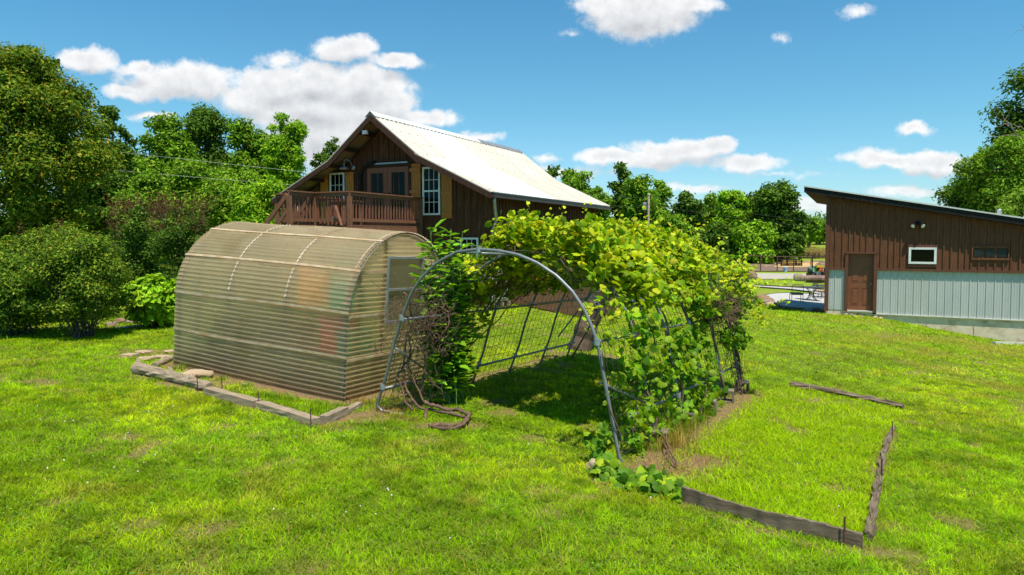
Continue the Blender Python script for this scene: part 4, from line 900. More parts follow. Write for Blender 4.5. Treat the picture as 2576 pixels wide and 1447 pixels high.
for pts,r in [([(1040,1032,8.6),(1020,1010,8.7),(1008,970,8.8),(1000,950,8.8),(1012,925,8.85),(1028,905,8.9),(1032,870,8.9),(1028,840,8.9),(1045,800,8.9),(1050,770,8.9)],(.016,.008)),
  ([(1067,1012,8.65),(1050,975,8.75),(1038,945,8.8),(1030,925,8.85),(1034,895,8.9),(1050,855,9),(1060,830,9),(1075,805,9)],(.012,.006)),
  ([(1110,840,9),(1125,825,9),(1130,800,9.05),(1120,780,9.1),(1100,772,9.1),(1085,790,9.05),(1090,815,9),(1070,815,8.95),(1045,812,8.9),(1030,795,8.85)],(.012,.006)),
  ([(1018,735,8.6),(1030,760,8.6),(1035,790,8.7),(1060,815,8.8),(1090,835,8.9),(1120,850,8.9),(1128,835,8.95)],(.012,.007)),
  ([(1018,735,8.6),(1005,760,8.65),(985,770,8.6),(980,790,8.6),(990,815,8.65),(975,840,8.6),(962,862,8.6),(958,885,8.6),(972,890,8.7)],(.006,.003)),
  ([(1010,785,8.7),(985,788,8.6),(960,805,8.5),(938,822,8.4)],(.006,.002)),([(1068,952,8.8),(1085,960,8.7),(1105,975,8.6),(1115,992,8.55)],(.005,.003)),
  ([(1060,990,9.0),(1066,940,9.05),(1072,880,9.1),(1080,830,9.15),(1090,800,9.15)],(.022,.015))]:
    loop([pz(*p) for p in pts],r,6,mb,.006)
mb.build('stems','twig',dv,smooth=True)
mb=MB()
for k in range(95):
    c=np.array(at(rng.normal(1055,36),rng.normal(805,34),rng.uniform(8.6,9.2))); d_=rng.normal(0,1,3)*[.20,.10,.18]; mb.tube([Vector(p) for p in wander(c-d_,c+d_,14,.07)],rng.uniform(.0016,.0042),4,cap=False)
for k in range(60):
    c=np.array(at(rng.uniform(985,1120),rng.uniform(830,1000),rng.uniform(8.7,9.2))); d_=rng.normal(0,1,3)*[.06,.04,.16]; mb.tube([Vector(p) for p in wander(c-d_,c+d_,8,.03)],rng.uniform(.0015,.004),3,cap=False)
mb.build('twigs','twig',dv)
# leafy vine at the right foot, rooted by the plank
fv=thing('ground_vine','low grape vine spreading big leaves over the ground at the right front trellis foot','vine'); PP=[]
for k in range(300):
    t_=rng.random(); c=gp2(1500+ (1712-1500)*t_+rng.normal(0,8),1192+(1246-1192)*t_+rng.normal(0,9)); PP.append([c[0],c[1],c[2]+rng.uniform(.01,.05 if .2<t_<.42 else .13)])
for k in range(60):
    c=at(rng.normal(1515,16),rng.uniform(1075,1175),rng.uniform(6.8,7.2)); PP.append(c)
PP=np.array(PP); n=len(PP); leaves('foliage',PP,rng.normal(0,.45,(n,3))+np.array([-.1,-.5,.75]),rng.uniform(.05,.105,n),pal(n,[(.09,.20,.018),(.15,.29,.02),(.26,.39,.02),(.40,.47,.03)],[4,3,1.4,.5]),'grape','vineleaf',fv)
mb=MB(); 
loop([gl(1700,1180,.02),gl(1670,1120,.10),gl(1640,1105,.16),gl(1600,1110,.15),gl(1590,1130,.10),gl(1560,1150,.06)],(.012,.007),6,mb); loop([gl(1560,1190,.03),gl(1620,1210,.06),gl(1690,1225,.05)],(.014,.01),6,mb); loop([gl(1665,1105,.05),gl(1672,1140,.1),gl(1700,1180,.02)],(.011,.007),6,mb)
loop([gl(1670,1180,.0),gl(1690,1100,.12),gl(1730,1070,.25)],(.009,.005),6,mb); mb.build('canes','twig',fv,smooth=True)
# ------------------------------------------------------------ foliage generators
def clumpfoliage(blobs,n,size,cols,wts,shape='diamond',up=.5,jit=.16,fill=.55,wsc=1.):
    n=int(n*1.35); size=size*.86
    """blobs: list of (c(3), r(3)); leaves lie in the outer shell of each clump"""
    B=np.array([list(c)+list(r) for c,r in blobs]); vol=(B[:,3]*B[:,4]+B[:,4]*B[:,5]); vol=np.where(vol>4*np.median(vol),vol*.55,vol); pr=vol/vol.sum(); k=rng.choice(len(B),n,p=pr)
    d=rng.normal(size=(n,3)); d/=np.linalg.norm(d,axis=1,keepdims=True); flip=(d[:,2]<-.1)&(rng.random(n)<.55); d[flip,2]*=-1
    rr=np.power(rng.random(n),fill)[:,None]; wob=1+.35*(vn(d[:,0]*2+k*3.1,d[:,1]*2+d[:,2]*2,1.3,3)-.5)[:,None]
    tail=(rng.random(n)<.10)[:,None]; rr=np.where(tail,rr*1.22,rr); P=B[k,:3]+d*rr*B[k,3:]*wob; N=d*.8+rng.normal(0,.6,(n,3))+np.array([0,0,up])
    cv=rng.random(len(B))[k]; c=pal(n,cols,wts,jit)*(1+.24*(cv-.5))[:,None]
    return P,N,size*rng.uniform(.5,1.5,n),c
def crownblobs(cx,cy,z0,z1,rx,ry,nb,rs=(.22,.40),seed=None,shape='round'):
    out=[]; r_=np.random.default_rng(seed) if seed is not None else rng; zc=(z0+z1)/2; rz_=(z1-z0)/2
    for k in range(nb):
        d=r_.normal(size=3); d/=np.linalg.norm(d)
        if d[2]<-.1 and r_.random()<.45: d[2]*=-1
        R_=min(rx,rz_)
        if r_.random()<.72: f=r_.uniform(.60,.80); s=r_.uniform(*rs)*1.0
        else: f=r_.uniform(.3,.65); s=r_.uniform(*rs)*1.25
        wz_=1-.55*max(d[2]*f,0) if shape=='cone' else 1.0
        out.append(((cx+d[0]*f*rx*wz_,cy+d[1]*f*ry*wz_,zc+d[2]*f*rz_),(R_*s*1.15,R_*s*1.15,R_*s*.9)))
    out.append(((cx,cy,zc-.05*rz_),(rx*.70,ry*.70,rz_*.74))); out.append(((cx,cy,zc-.35*rz_),(rx*.75,ry*.75,rz_*.55)))
    top=max(c[2]+.9*r[2] for c,r in out); kz=(z1-zc)/(top-zc); wx=np.mean(sorted([abs(c[0]-cx)+.9*r[0] for c,r in out])[-4:]); kx=rx/wx
    return [((cx+(c[0]-cx)*kx,cy+(c[1]-cy)*kx,zc+(c[2]-zc)*(kz if c[2]>zc else 1)),(r[0]*kx,r[1]*kx,r[2]*(kz if c[2]>zc else 1))) for c,r in out]
def treemesh(root,c0,blobs,n,size,cols,wts,shape='diamond',trunk_r=.2,base=0.,limbs=9,m='leaf',bark='darkbark',up=.5,jit=.16,wsc=1.,fill=.55):
    """crown + trunk as children of root, in coordinates local to root"""
    P,N,sz,c=clumpfoliage(blobs,n,size,cols,wts,shape,up,jit,fill); o=leaves('crown',P,N,sz,c,shape,m,root,wscale=wsc)
    mb=MB(); B=[np.array(b[0]) for b in blobs]; top=np.mean(B,axis=0); top[0]*=.5; top[1]*=.5
    pts=[(0,0,base-.3),(0.02,0,base+.4),(top[0]*.4,top[1]*.4,base+(top[2]-base)*.5),(top[0],top[1],top[2]),(top[0],top[1],top[2]+(max(b[2] for b in B)-top[2])*.6)]
    mb.tube(pts,[trunk_r*1.35,trunk_r,trunk_r*.8,trunk_r*.5,trunk_r*.12],8)
    for b in sorted(B,key=lambda q:-q[2])[:limbs]:
        f=random.uniform(.35,.8); s_=np.array([top[0]*f,top[1]*f,base+(b[2]-base)*random.uniform(.35,.6)]); mid=(s_+b)/2+rng.normal(0,.08,3)*trunk_r*5
        mb.tube([tuple(s_),tuple(mid),tuple(b),tuple(b+(b-mid)*.1)],[trunk_r*.38,trunk_r*.26,trunk_r*.12,trunk_r*.04],5,cap=False)
    mb.build('trunk',bark,root,smooth=True); return root
GD=[(.072,.145,.02),(.105,.195,.024),(.05,.10,.02),(.15,.245,.033)]
GM=[(.13,.26,.02),(.18,.32,.024),(.08,.17,.018),(.24,.37,.035)]
GB=[(.22,.41,.02),(.17,.34,.018),(.30,.47,.03),(.11,.23,.018)]
GYL=[(.19,.26,.022),(.33,.31,.03),(.11,.19,.02),(.44,.28,.05),(.07,.13,.016)]
def ptree(name,cat,label,px,ptop,pbot,hwpx,d,n,size,cols,wts,nb=16,shape='diamond',form='round',trunk=.2,group=None,up=.5,rs=(.22,.40),ryf=.8,seed=None,jit=.16,wsc=1.,bark='darkbark',limbs=9,m='leaf',fill=.55,depthshift=0):
    c=at(px,(ptop+pbot)/2,d); zt=at(px,ptop,d)[2]; zb=at(px,pbot,d)[2]; zg=h1(c[0],c[1]); rx=hwpx*d/F
    nb=int(nb*1.7); n=int(n*1.2); root=thing(name,label,cat,(c[0],c[1],zg),0,group); bl=crownblobs(0,0,max(zb-zg,.05),zt-zg,rx,rx*ryf,nb,rs,seed,form)
    if d>95 and pbot>640:
        hh=zt-zg; bl+=[((rng.uniform(-.75,.75)*rx,rng.uniform(-.7,.4)*rx,rng.uniform(.05,.28)*hh),(.36*rx,.36*rx,.16*hh)) for _ in range(12)]
    return treemesh(root,None,bl,n,size,cols,wts,shape,trunk,0.,limbs,m,bark,up,jit,wsc,fill)
W4=[3,3,2,1.2]
ptree('maple_tree','tree','tall yellowing green tree towering at the left edge behind the bushes',50,112,700,215,21,60000,.12,GYL,[3,1.1,4.5,.25,3],40,'oval',trunk=.28,rs=(.15,.26),seed=3,jit=.14)
ptree('tree','tree','dark green treetop showing above the yellowing tree at the far left',95,122,420,60,26,7000,.19,GD,W4,10,'oval',trunk=.2,seed=5)
ptree('tree','tree','airy dark tree between the yellowing tree and the woods on the left',288,268,620,62,33,9000,.19,GD,W4,22,'oval',trunk=.16,rs=(.14,.26),seed=8,fill=.7)
ptree('tree','tree','mid green tree left of the tall dark one in the left woods',405,285,640,92,38,15000,.24,GM,W4,20,'oval',seed=11)
ptree('tree','tree','tall dark round-topped tree in the middle of the left woods',530,262,640,88,42,16000,.24,GD,W4,22,'oval',seed=12,trunk=.25)
ptree('tree','tree','green tree just right of the tall dark tree in the left woods',628,300,640,72,40,12000,.24,GM,W4,18,'oval',seed=13)
ptree('tree','tree','feathery bright green locust tree on the right of the left woods',722,283,520,58,35,13000,.17,GB,W4,20,'diamond',seed=14,wsc=.8,trunk=.16,rs=(.18,.32))
ptree('tree','tree','thin sparse treetop just left of the house roof against the cloud',835,345,520,48,46,3800,.2,GD,W4,16,'diamond',seed=15,rs=(.1,.2),trunk=.12)
ptree('tree','tree','broad mid green tree in front of the tall dark tree of the left woods',470,400,700,130,30,20000,.17,GM,W4,24,'diamond',seed=16,wsc=.85)
ptree('tree','tree','low spreading green tree behind the top of the greenhouse',610,420,700,110,28,16000,.16,GM,W4,22,'diamond',seed=17,wsc=.85)
ptree('willow_tree','tree','yellow-green narrow-leaved tree beside the left eave of the house',668,448,700,88,25,11000,.20,GB,W4,16,'long',seed=18,trunk=.12,up=.3)
ptree('tree','tree','dark low tree behind the large bushes, under the airy dark tree',235,400,720,95,29,15000,.16,GD,W4,18,'diamond',seed=20)
ptree('tree','tree','dark tree filling the gap behind the seedy shrubs on the left',370,430,700,80,26,12000,.15,GM,W4,16,'diamond',seed=19)
def shrub(name,cat,label,px,ptop,pbot,hwpx,d,n,size,cols,wts,nb=14,shape='oval',stems=22,bark='bark',m='leaf',seed=None,up=.5,ryf=.8,rs=(.26,.42),sprigs=0,jit=.17,wsc=1.):
    c=at(px,pbot,d); zt=at(px,ptop,d)[2]; zg=h1(c[0],c[1]); rx=hwpx*d/F; root=thing(name,label,cat,(c[0],c[1],zg))
    bl=crownblobs(0,0,.0,zt-zg,rx,rx*ryf,nb,rs,seed)
    P,N,sz,cc=clumpfoliage(bl,n,size,cols,wts,shape,up,jit); P[:,2]=np.abs(P[:,2])
    leaves('foliage',P,N,sz,cc,shape,m,root,wscale=wsc); mb=MB()
    for k in range(stems):
        b=np.array(random.choice(bl)[0])+rng.normal(0,.12*rx,3); mb.tube([Vector(p) for p in wander((rng.normal(0,.12*rx),rng.normal(0,.1*rx),-.05),b*1.05,7,.05*rx)],list(np.linspace(.014,.004,7)),4,cap=False)
    mb.build('stems',bark,root)
    if sprigs:
        mb=MB(); pts=[]
        for k in range(sprigs):
            a_=rng.uniform(-1,1)*rx*.9; z0=(zt-zg)*rng.uniform(.6,.95); p0=np.array([a_,-rx*.3*rng.random(),z0]); p1=p0+[rng.normal(0,.12),rng.normal(0,.1),rng.uniform(.2,.55)]; mb.tube([Vector(p) for p in wander(p0,p1,5,.02)],.004,3,cap=False)
            for q in range(40): pts.append(p1+rng.normal(0,1,3)*[.06,.06,.10])
        pts=np.array(pts); leaves('seed_heads',pts,rng.normal(size=(len(pts),3)),rng.uniform(.02,.05,len(pts)),pal(len(pts),[(.24,.12,.075),(.15,.075,.05)],[1,1]),'diamond','leaf',root); mb.build('seed_stalks','deadtwig',root)
    return root
GK=[(.155,.24,.026),(.10,.18,.02),(.26,.33,.03),(.06,.12,.016),(.38,.32,.05)]
shrub('honeysuckle_bush','bush','large dense round bush with small yellowish leaves, right of the low dark one',208,592,846,118,13.2,36000,.060,GK,[3,3,1.6,3,.15],30,'oval',40,seed=21,rs=(.2,.34))
shrub('honeysuckle_bush','bush','darker low bush at the left edge of the lawn, cut by the frame',45,640,840,130,13.5,28000,.062,GK[:4],[2,3,.8,3.4],26,'oval',30,seed=22)
shrub('bush','bush','mid-height bush with pale arching twigs behind the round bush on the left',130,560,800,140,15.5,22000,.07,GK,[2,3,1,2,.4],16,'oval',20,seed=23,sprigs=6)
shrub('seedy_shrub','shrub','dark shrub with brown seed heads left of the greenhouse, in front of the woods',345,520,700,70,19,11000,.075,GD,W4,14,'diamond',20,'deadtwig',seed=24,sprigs=60)
shrub('seedy_shrub','shrub','dark leafy shrub with brown stalks directly behind the left end of the greenhouse',465,520,700,75,18,14000,.075,GD,[3,2,3,.6],14,'long',24,'deadtwig',seed=25,sprigs=70)
shrub('broadleaf_bush','bush','low bright green bush with big drooping leaves beside the left end of the greenhouse',392,692,797,70,14.6,3200,.17,[(.27,.47,.025),(.21,.39,.022),(.36,.56,.04),(.13,.25,.018)],[3,3,2,1],16,'oval',20,seed=26,rs=(.24,.38),up=.9,wsc=1.3)
# tall leafy weed beside the left wall of the trellis
pk=thing('tall_weed','tall leafy green weed with pointed leaves growing up between the greenhouse and the trellis','plant'); pkc=at(1118,985,9.4); pk.location=(pkc[0],pkc[1],h1(pkc[0],pkc[1])); pko=np.array(pk.location)
mb=MB(); P_=[];N_=[];Y_=[]
for k in range(26):
    px=rng.uniform(1060,1175); pt=rng.uniform(570,700) if k<14 else rng.uniform(700,840); dd=rng.uniform(9.1,9.9); tpt=at(px,pt,dd)-pko; bpt=np.array([rng.normal(0,.14),rng.normal(0,.14),0]); Q=wander(bpt,tpt,14,.03); mb.tube([Vector(p) for p in Q],list(np.linspace(.008,.004,14)),5,cap=False)
    L=len(Q)
    for q in range(60):
        t_=rng.uniform(.06,1)**.85*(L-1); i=min(int(t_),L-2); p=Q[i]+(Q[i+1]-Q[i])*(t_-i); ang=rng.uniform(0,2*math.pi); d_=np.array([math.cos(ang),math.sin(ang),rng.uniform(-.5,.35)]); P_.append(p+d_*.03); Y_.append(d_); N_.append(np.array([0,0,1])-.3*d_)
mb.build('stalks','greenstalk',pk)
P_=np.array(P_);n=len(P_); leaves('foliage',P_,np.array(N_)+rng.normal(0,.2,(n,3)),rng.uniform(.14,.25,n),pal(n,[(.17,.36,.025),(.23,.45,.03),(.11,.24,.018)],[3,3,2]),'oval','leaf',pk,yaw=np.array(Y_))
# green growth inside the greenhouse
p=Vector(GH0)+GX*-2.2+GY*.8; ig=thing('potted_greenery','green plants growing inside the greenhouse, a blurred patch through the sheets','plant',(p.x,p.y,h1(p.x,p.y)+.05)); P,N,sz,c=clumpfoliage([((x*.35,0,.55+.1*(x%2)),(.28,.25,.5)) for x in (-2,-1,0,1,2)],2600,.09,GB,W4,'oval'); leaves('foliage',P,N,sz,c,'oval','leaf',ig)
# ------------------------------------------------------------ trees right and far
ptree('tree','tree','tall dark green tree cut by the right edge of the picture, tallest there',2640,150,640,130,33,15000,.22,GD,W4,22,'oval',trunk=.3,seed=31)
ptree('tree','tree','mid green tree behind the right end of the shed roof, left of the tallest',2540,330,640,120,31,22000,.17,GM,W4,26,'oval',trunk=.25,seed=32,rs=(.18,.32))
ptree('tree','tree','outermost bushy tree rising over the middle of the shed roof with drooping side twigs',2455,440,680,95,33,14000,.17,GD,[2,3,1,2],20,'oval',trunk=.2,seed=33,rs=(.16,.3))
ptree('tree','tree','pale feathery foliage leaning over the right end of the shed roof',2570,470,640,60,29,6000,.15,[(.16,.28,.03),(.22,.34,.05),(.10,.2,.02)],[2,2,1],12,'diamond',trunk=.12,seed=34,wsc=.7)
db=thing('dead_branch','bare grey dead branches sticking out of the trees at the right edge','branch'); mb=MB()
for (pts,r) in [([(2600,400,30.5),(2560,345,30),(2530,300,30),(2505,268,29.8)],.03),([(2600,330,30),(2560,318,30),(2525,312,30),(2500,325,29.8)],.02),([(2590,350,30),(2545,340,30),(2505,345,30),(2475,338,30)],.025),([(2560,345,30),(2535,318,30),(2515,300,30),(2498,268,30)],.012),([(2600,95,32),(2580,78,32),(2560,80,32),(2540,92,32)],.015),([(2580,78,32),(2568,60,32)],.008),([(2530,300,30),(2545,275,30)],.01)]:
    loop([pz(*p) for p in pts],(r,.005),4,mb,.03)
mb.build('twigs','greystone',db)
far=[(1378,418,45,105,'D','dark treetop just showing over the lower end of the house roof'),(1448,424,58,112,'M','rounded tree next right of the house roof in the far row'),(1500,470,45,108,'M','low tree behind the vine shoots, near the house roof in the far row'),(1562,409,38,116,'D','tall narrow dark tree, highest of the far row'),
 (1610,440,55,110,'M','fluffy tree just right of the highest one in the far row'),(1668,452,52,118,'M','tree behind the utility pole in the far row'),(1735,480,45,112,'D','low dark tree in the middle of the far row'),(1790,486,42,120,'M','small tree right of the middle of the far row'),
 (1842,478,52,113,'B','bright flat-topped tree in the far row'),(1900,482,50,118,'D','dark tree left of the big one ending the far row'),(1950,452,62,112,'D','large domed dark tree near the right end of the far row'),(1990,480,36,110,'D','dark tree closing the right end of the far row by the pasture'),(1690,540,60,106,'M','low tree filling the far row under its middle'),(1795,560,60,104,'D','dark low tree at the foot of the far row'),(1893,556,52,101,'B','bright green small tree standing in front of the big dark one'),(1985,585,40,103,'D','grey-green bush-like tree at the right foot of the far row')]
for i,(px,pt,hw_,d,kk,lab) in enumerate(far):
    ptree('tree','tree',lab,px,pt,655,hw_,d,6500 if hw_>45 else 4500,.62,{'D':GD,'M':GM,'B':GB}[kk],W4,18,'diamond',trunk=.35,group='trees in the far row',seed=60+i,rs=(.2,.34),wsc=1.0)
for i,(px,pt,hw_,d,lab) in enumerate([(2035,545,30,150,'hazy green tree beyond the right end of the far row'),(2062,553,28,165,'farthest pale tree beside the left corner of the shed'),(2095,560,40,170,'distant tree on the hill mostly hidden by the shed corner'),(2015,560,26,150,'distant small tree between the far row and the pasture')]):
    ptree('tree','tree',lab,px,pt,615,hw_,d,3000,.9,GM,W4,12,'diamond',trunk=.4,group='distant trees on the hill',seed=90+i)
# far wood filling the horizon behind everything
wd=[]
for ang in np.linspace(-62,60,150):
    a_=R(ang); d=rng.uniform(150,190); x,y=d*math.sin(a_),d*math.cos(a_)
    if 20<ang<31: x*=1.35;y*=1.35
    wd.append(((x,y,h1(x,y)+2),(6.5,6.5,rng.uniform(4.5,7))))
P,N,sz,c=clumpfoliage(wd,46000,1.5,GD,W4,'diamond'); tag(leaves('far_woods',P,N,sz,c,'diamond','leaf',None),'unbroken dark woods along the horizon','woods',kind='stuff')
# tall weeds under the far trees
ws_=[]
for k in range(70):
    t_=rng.random(); c=gp(1880+t_*200,648+rng.uniform(-3,8)-t_*16); ws_.append(((c[0],c[1],c[2]+.3),(1.6,1.2,.6)))
P,N,sz,c=clumpfoliage(ws_,9000,.3,[(.14,.24,.03),(.2,.3,.04)],[1,1],'long',up=0); tag(leaves('tall_weeds',P,N,sz,c,'long','leaf',None),'rough weeds along the pasture edge under the far trees','weeds',kind='stuff')
# ------------------------------------------------------------ ground sheets beyond
sheet('gravel_driveway',[(1840,703),(1900,703),(1990,703),(2060,703),(2110,703)],[(1840,688.5),(1900,688.5),(1990,689),(2060,690),(2110,690)],.05,'drive',30,6)
sheet('dirt_paddock',[(1860,684),(1920,684),(2000,684),(2100,686)],[(1870,668),(1920,662),(2000,658),(2100,656)],.08,'dirt',30,8)
sheet('gravel_path',[(1850,719),(1913,724),(1984,729),(2042,736),(2075,744),(2110,750)],[(1850,716),(1913,720),(1984,723.6),(2042,727.4),(2075,731),(2110,735)],.03,'gravel',36,5)
sheet('gravel_patio',[(1919,748),(1921,757),(1943,769),(1977,776.5),(2030,781),(2085,785),(2140,790)],[(1919,746),(1940,740.5),(1968,738.5),(2000,739),(2040,741),(2080,743),(2120,745)],.035,'gravel',40,10)
def edging(name,label,pts,h_=.1,w_=.05,m='timber'):
    P=[gp2(*p) for p in pts]; o=thing(name,label,'edging',tuple(P[0])); mb=MB()
    for a,b in zip(P[:-1],P[1:]): mb.beam(Vector(a-P[0])+Vector((0,0,h_/2-.02)),Vector(b-P[0])+Vector((0,0,h_/2-.02)),w_,h_)
    mb.build('board',m,o); return o
edging('garden_edging','dark low edging along the near side of the gravel patio',[(1938,771),(1977,778),(2030,783),(2074,786)],.13,.06,'fencew')
edging('garden_edging','dark low edging on the near side of the white gravel path',[(1850,720),(1913,725),(1984,730),(2042,737)],.12,.06,'darkbark')
edging('garden_edging','thin dark edging on the far side of the white gravel path',[(1850,715),(1913,719),(1984,722.6),(2042,726.4),(2072,730)],.1,.05,'darkbark')
edging('garden_edging','curved dark edging round the far rim of the gravel patio',[(1919,746),(1940,740),(1968,738),(2000,738.5),(2062,741)],.07,.05,'darkbark')
def rock(name,label,px,py,w_,h_,dep,m,group=None,seed=0,flat=False,cat='rock'):
    r_=np.random.default_rng(seed); c=gp2(px,py); me=bpy.data.meshes.new(name); import bmesh
    bm=bmesh.new(); bmesh.ops.create_icosphere(bm,subdivisions=3,radius=1); o_=r_.uniform(0,50,3)
    from mathutils import noise as mn
    for v in bm.verts:
        n_1=mn.noise(v.co*1.1+Vector(o_)); n_2=mn.noise(v.co*3+Vector(o_)); f=1+.42*n_1+.20*n_2; v.co*=f
        for ax in range(3): v.co[ax]=max(-1.0,min(1.0 if not flat else .5,v.co[ax]))
        v.co=Vector((v.co.x*w_/2,v.co.y*dep/2,v.co.z*h_/(1.0 if flat else 1.7)))
    bm.to_mesh(me); bm.free(); me.materials.append(M[m]); 
    for p_ in me.polygons: p_.use_smooth=not flat
    o=bpy.data.objects.new(name,me); COL.objects.link(o); o.location=(c[0],c[1],c[2]+h_*.18); o.rotation_euler=(0,0,r_.uniform(-.5,.5)); return tag(o,label,cat,group)
# rocks
rock('carved_rock','large pale sandy rock lying inside the timbers beside the greenhouse',491,952,.52,.17,.32,'stone',seed=1)
for i,(px,py,w_,d_,lab) in enumerate([(520,907,.46,.30,'flat tan paving stone nearest the end of the greenhouse'),(478,896,.42,.26,'flat tan paving stone behind the nearest two by the driftwood'),(440,903,.40,.28,'flat tan paving stone at the outer left of the group'),(485,911,.40,.22,'flat tan paving stone just above the driftwood'),(545,892,.34,.22,'flat tan paving stone touching the corner of the greenhouse')]):
    px_=px-110
    o=rock('paving_stone',lab,px_ if px_<440 else 430,py-6,w_,.06,d_,'stone','flat paving stones left of the greenhouse',seed=10+i,flat=True,cat='stone')
for i,(px,py,w_,h_,lab,m) in enumerate([(378,797,.30,.18,'red-brown rock under the broad-leaved bush','redstone'),(397,800,.22,.14,'smaller red-brown rock right of the other under the broad-leaved bush','redstone'),(342,812,.42,.10,'flat grey-tan rock in the grass left of the greenhouse','greystone'),(302,812,.26,.14,'red-brown rock at the edge of the bush shade','redstone'),(282,820,.25,.12,'dark rock in the shade of the round bush','greystone'),(370,806,.4,.09,'flat rock below the broad-leaved bush','stone'),(420,806,.2,.09,'small rock by the left end of the greenhouse','greystone')]):
    rock('garden_rock',lab,px,py,w_,h_,w_*.7,m,'rocks along the left bed',seed=30+i)
for i,(px,py,w_,h_,lab,m) in enumerate([(1907,752,.8,.3,'rust-brown rock at the left rim of the gravel patio, highest of the cluster','redstone'),(1922,756,.9,.32,'orange-brown rock next to the highest one at the patio rim','redstone'),(1900,764,.6,.24,'grey rock at the lower left of the patio rim','greystone'),(1932,766,.7,.26,'brown rock at the lower rim of the gravel patio','greystone'),(1946,771,.6,.26,'tan rock at the bottom corner of the gravel patio','stone'),(2050,783,.35,.2,'dark rock in the shade at the foot of the shed corner','greystone'),(2036,784,.5,.16,'low dark rock left of the shed corner','greystone'),
   (1884,702,1.6,.95,'big rust-brown boulder on the lawn left of the gravel driveway','redstone'),(2011,707,1.0,.85,'dark boulder left of the blade behind the tractor','greystone')]):
    rock('boulder' if h_>.7 else 'patio_rock',lab,px,py,w_,h_,w_*.7,m,None if h_>.7 else 'rocks round the gravel patio',seed=50+i)
for i in range(22):
    f=i/21; px=2118+f*150+rng.uniform(-4,4); py=788+f*12+rng.uniform(0,7)
    rock('rubble_stone','small pale stone in the rubble below the shed door',px,py,rng.uniform(.07,.17),rng.uniform(.06,.11),.12,'stone','rubble stones below the shed door',seed=100+i,cat='stone')
for i,(px,py) in enumerate([(845,968),(795,955),(2410,1008),(1505,1165),(1512,1175)]): pass
rock('small_stone','small pale stone in the weeds between timber and greenhouse',617,973,.09,.06,.07,'stone',seed=140,cat='stone'); rock('small_stone','broken pale stone under the leaves at the right front foot of the trellis',1500,1178,.2,.14,.16,'stone',seed=141,cat='stone')
# ------------------------------------------------------------ timbers and boards
def log(name,label,pts,w_,h_,m='timber',seg=10,rough=.004,square=True,taper=None,cat='timber',ups=None):
    """weathered beam through pixel ground points"""
    P=[np.array(gp2(*p)) for p in pts]; o0=P[0].copy(); root=thing(name,label,cat,tuple(o0)); r_=rng
    Q=[];L=[0]
    for a,b in zip(P[:-1],P[1:]): L.append(L[-1]+np.linalg.norm(b-a))
    tt=np.linspace(0,L[-1],max(8,int(L[-1]/.12))); PP=np.stack([np.interp(tt,L,[p[i] for p in P]) for i in range(3)],1)
    mb=MB(); n=len(tt); k=12; V=[]
    for i in range(n):
        d=PP[min(i+1,n-1)]-PP[max(i-1,0)]; d/=np.linalg.norm(d); sd=np.array([d[1],-d[0],0]); sd/=np.linalg.norm(sd); f=1 if taper is None else np.interp(i/(n-1),[0,1],taper)
        for q in range(k):
            th=2*math.pi*(q+.5)/k; cx_,cz_=math.cos(th),math.sin(th)
            if square: s_=1/max(abs(cx_),abs(cz_)); cx_*=s_*.93;cz_*=s_*.93
            e=1+r_.normal(0,rough/ (w_/2))*.5
            V.append(PP[i]-o0+sd*cx_*w_/2*f*e+np.array([0,0,h_*.36+cz_*h_/2*f*e]))
    b=0; mb.v=[tuple(v) for v in V]
    for i in range(n-1):
        for q in range(k): q2=(q+1)%k; mb.f.append((i*k+q,i*k+q2,(i+1)*k+q2,(i+1)*k+q)); mb.m.append(0)
    mb.f.append(tuple(range(k))); mb.f.append(tuple((n-1)*k+q for q in reversed(range(k)))); mb.m+=[0,0]
    V_=np.array(mb.v); an=math.atan2(P[-1][1]-P[0][1],P[-1][0]-P[0][0]); c_,s_2=math.cos(-an),math.sin(-an); mb.v=[(x*c_-y*s_2,x*s_2+y*c_,z) for x,y,z in mb.v]; root.rotation_euler=(0,0,an); mb.build('beam',m,root); return root
dl=log('driftwood_log','grey knobbly driftwood log at the left end of the timber border',[(343,938),(380,945),(440,962),(500,978),(527,985)],.17,.17,'timber',square=False,rough=.02,taper=(1.15,.8),cat='log')
mb=MB(); o0=Vector(dl.location)
for (px,py,l) in ((352,925,.16),(432,945,.12),(486,962,.1)):
    p=Matrix.Rotation(-dl.rotation_euler.z,3,'Z')@(Vector(gp2(px,py+12))-o0)+Vector((0,0,.12)); mb.tube([p-Vector((0,0,.06)),p+Vector((-.03,.0,.02)),p+Vector((-.05,0,l*.6))],[.06,.045,.018],7)
mb.build('knot_stubs','timber',dl,smooth=True)
log('landscape_timber','grey squared timber in the middle of the border left of the greenhouse',[(522,993),(648,1028)],.14,.12)
log('landscape_timber','grey squared timber at the near corner of the border, with rusty stakes',[(652,1030),(795,1072)],.14,.12,rough=.005)
log('landscape_timber','short brown timber running back from the near corner toward the greenhouse',[(812,1068),(868,1042)],.12,.13)
log('landscape_timber','brown timber half buried along the end wall of the greenhouse',[(870,1040),(905,1022)],.10,.07)
log('pale_log','smooth pale log between the driftwood and the greenhouse corner',[(388,925),(432,905)],.10,.10,square=False,cat='log')
log('white_pipe','long pale pole lying in the grass before the round bush',[(296,827),(355,821)],.05,.05,'white',square=False,cat='pole')
log('old_log','weathered split log at the back edge of the grassy bed on the right',[(1988,972),(2060,985),(2150,1003),(2272,1028)],.14,.12,'graywood',square=False,rough=.03,taper=(1.1,.75),cat='log')
log('split_board','split grey board on the right edge of the bed, nearest the corner',[(2188,1365),(2192,1320),(2197,1280),(2209,1214)],.07,.08,m='graywood',rough=.02,cat='board')
log('split_board','narrow weathered board in the middle of the right edge of the bed',[(2212,1205),(2222,1150),(2238,1100)],.06,.07,m='graywood',rough=.02,cat='board')
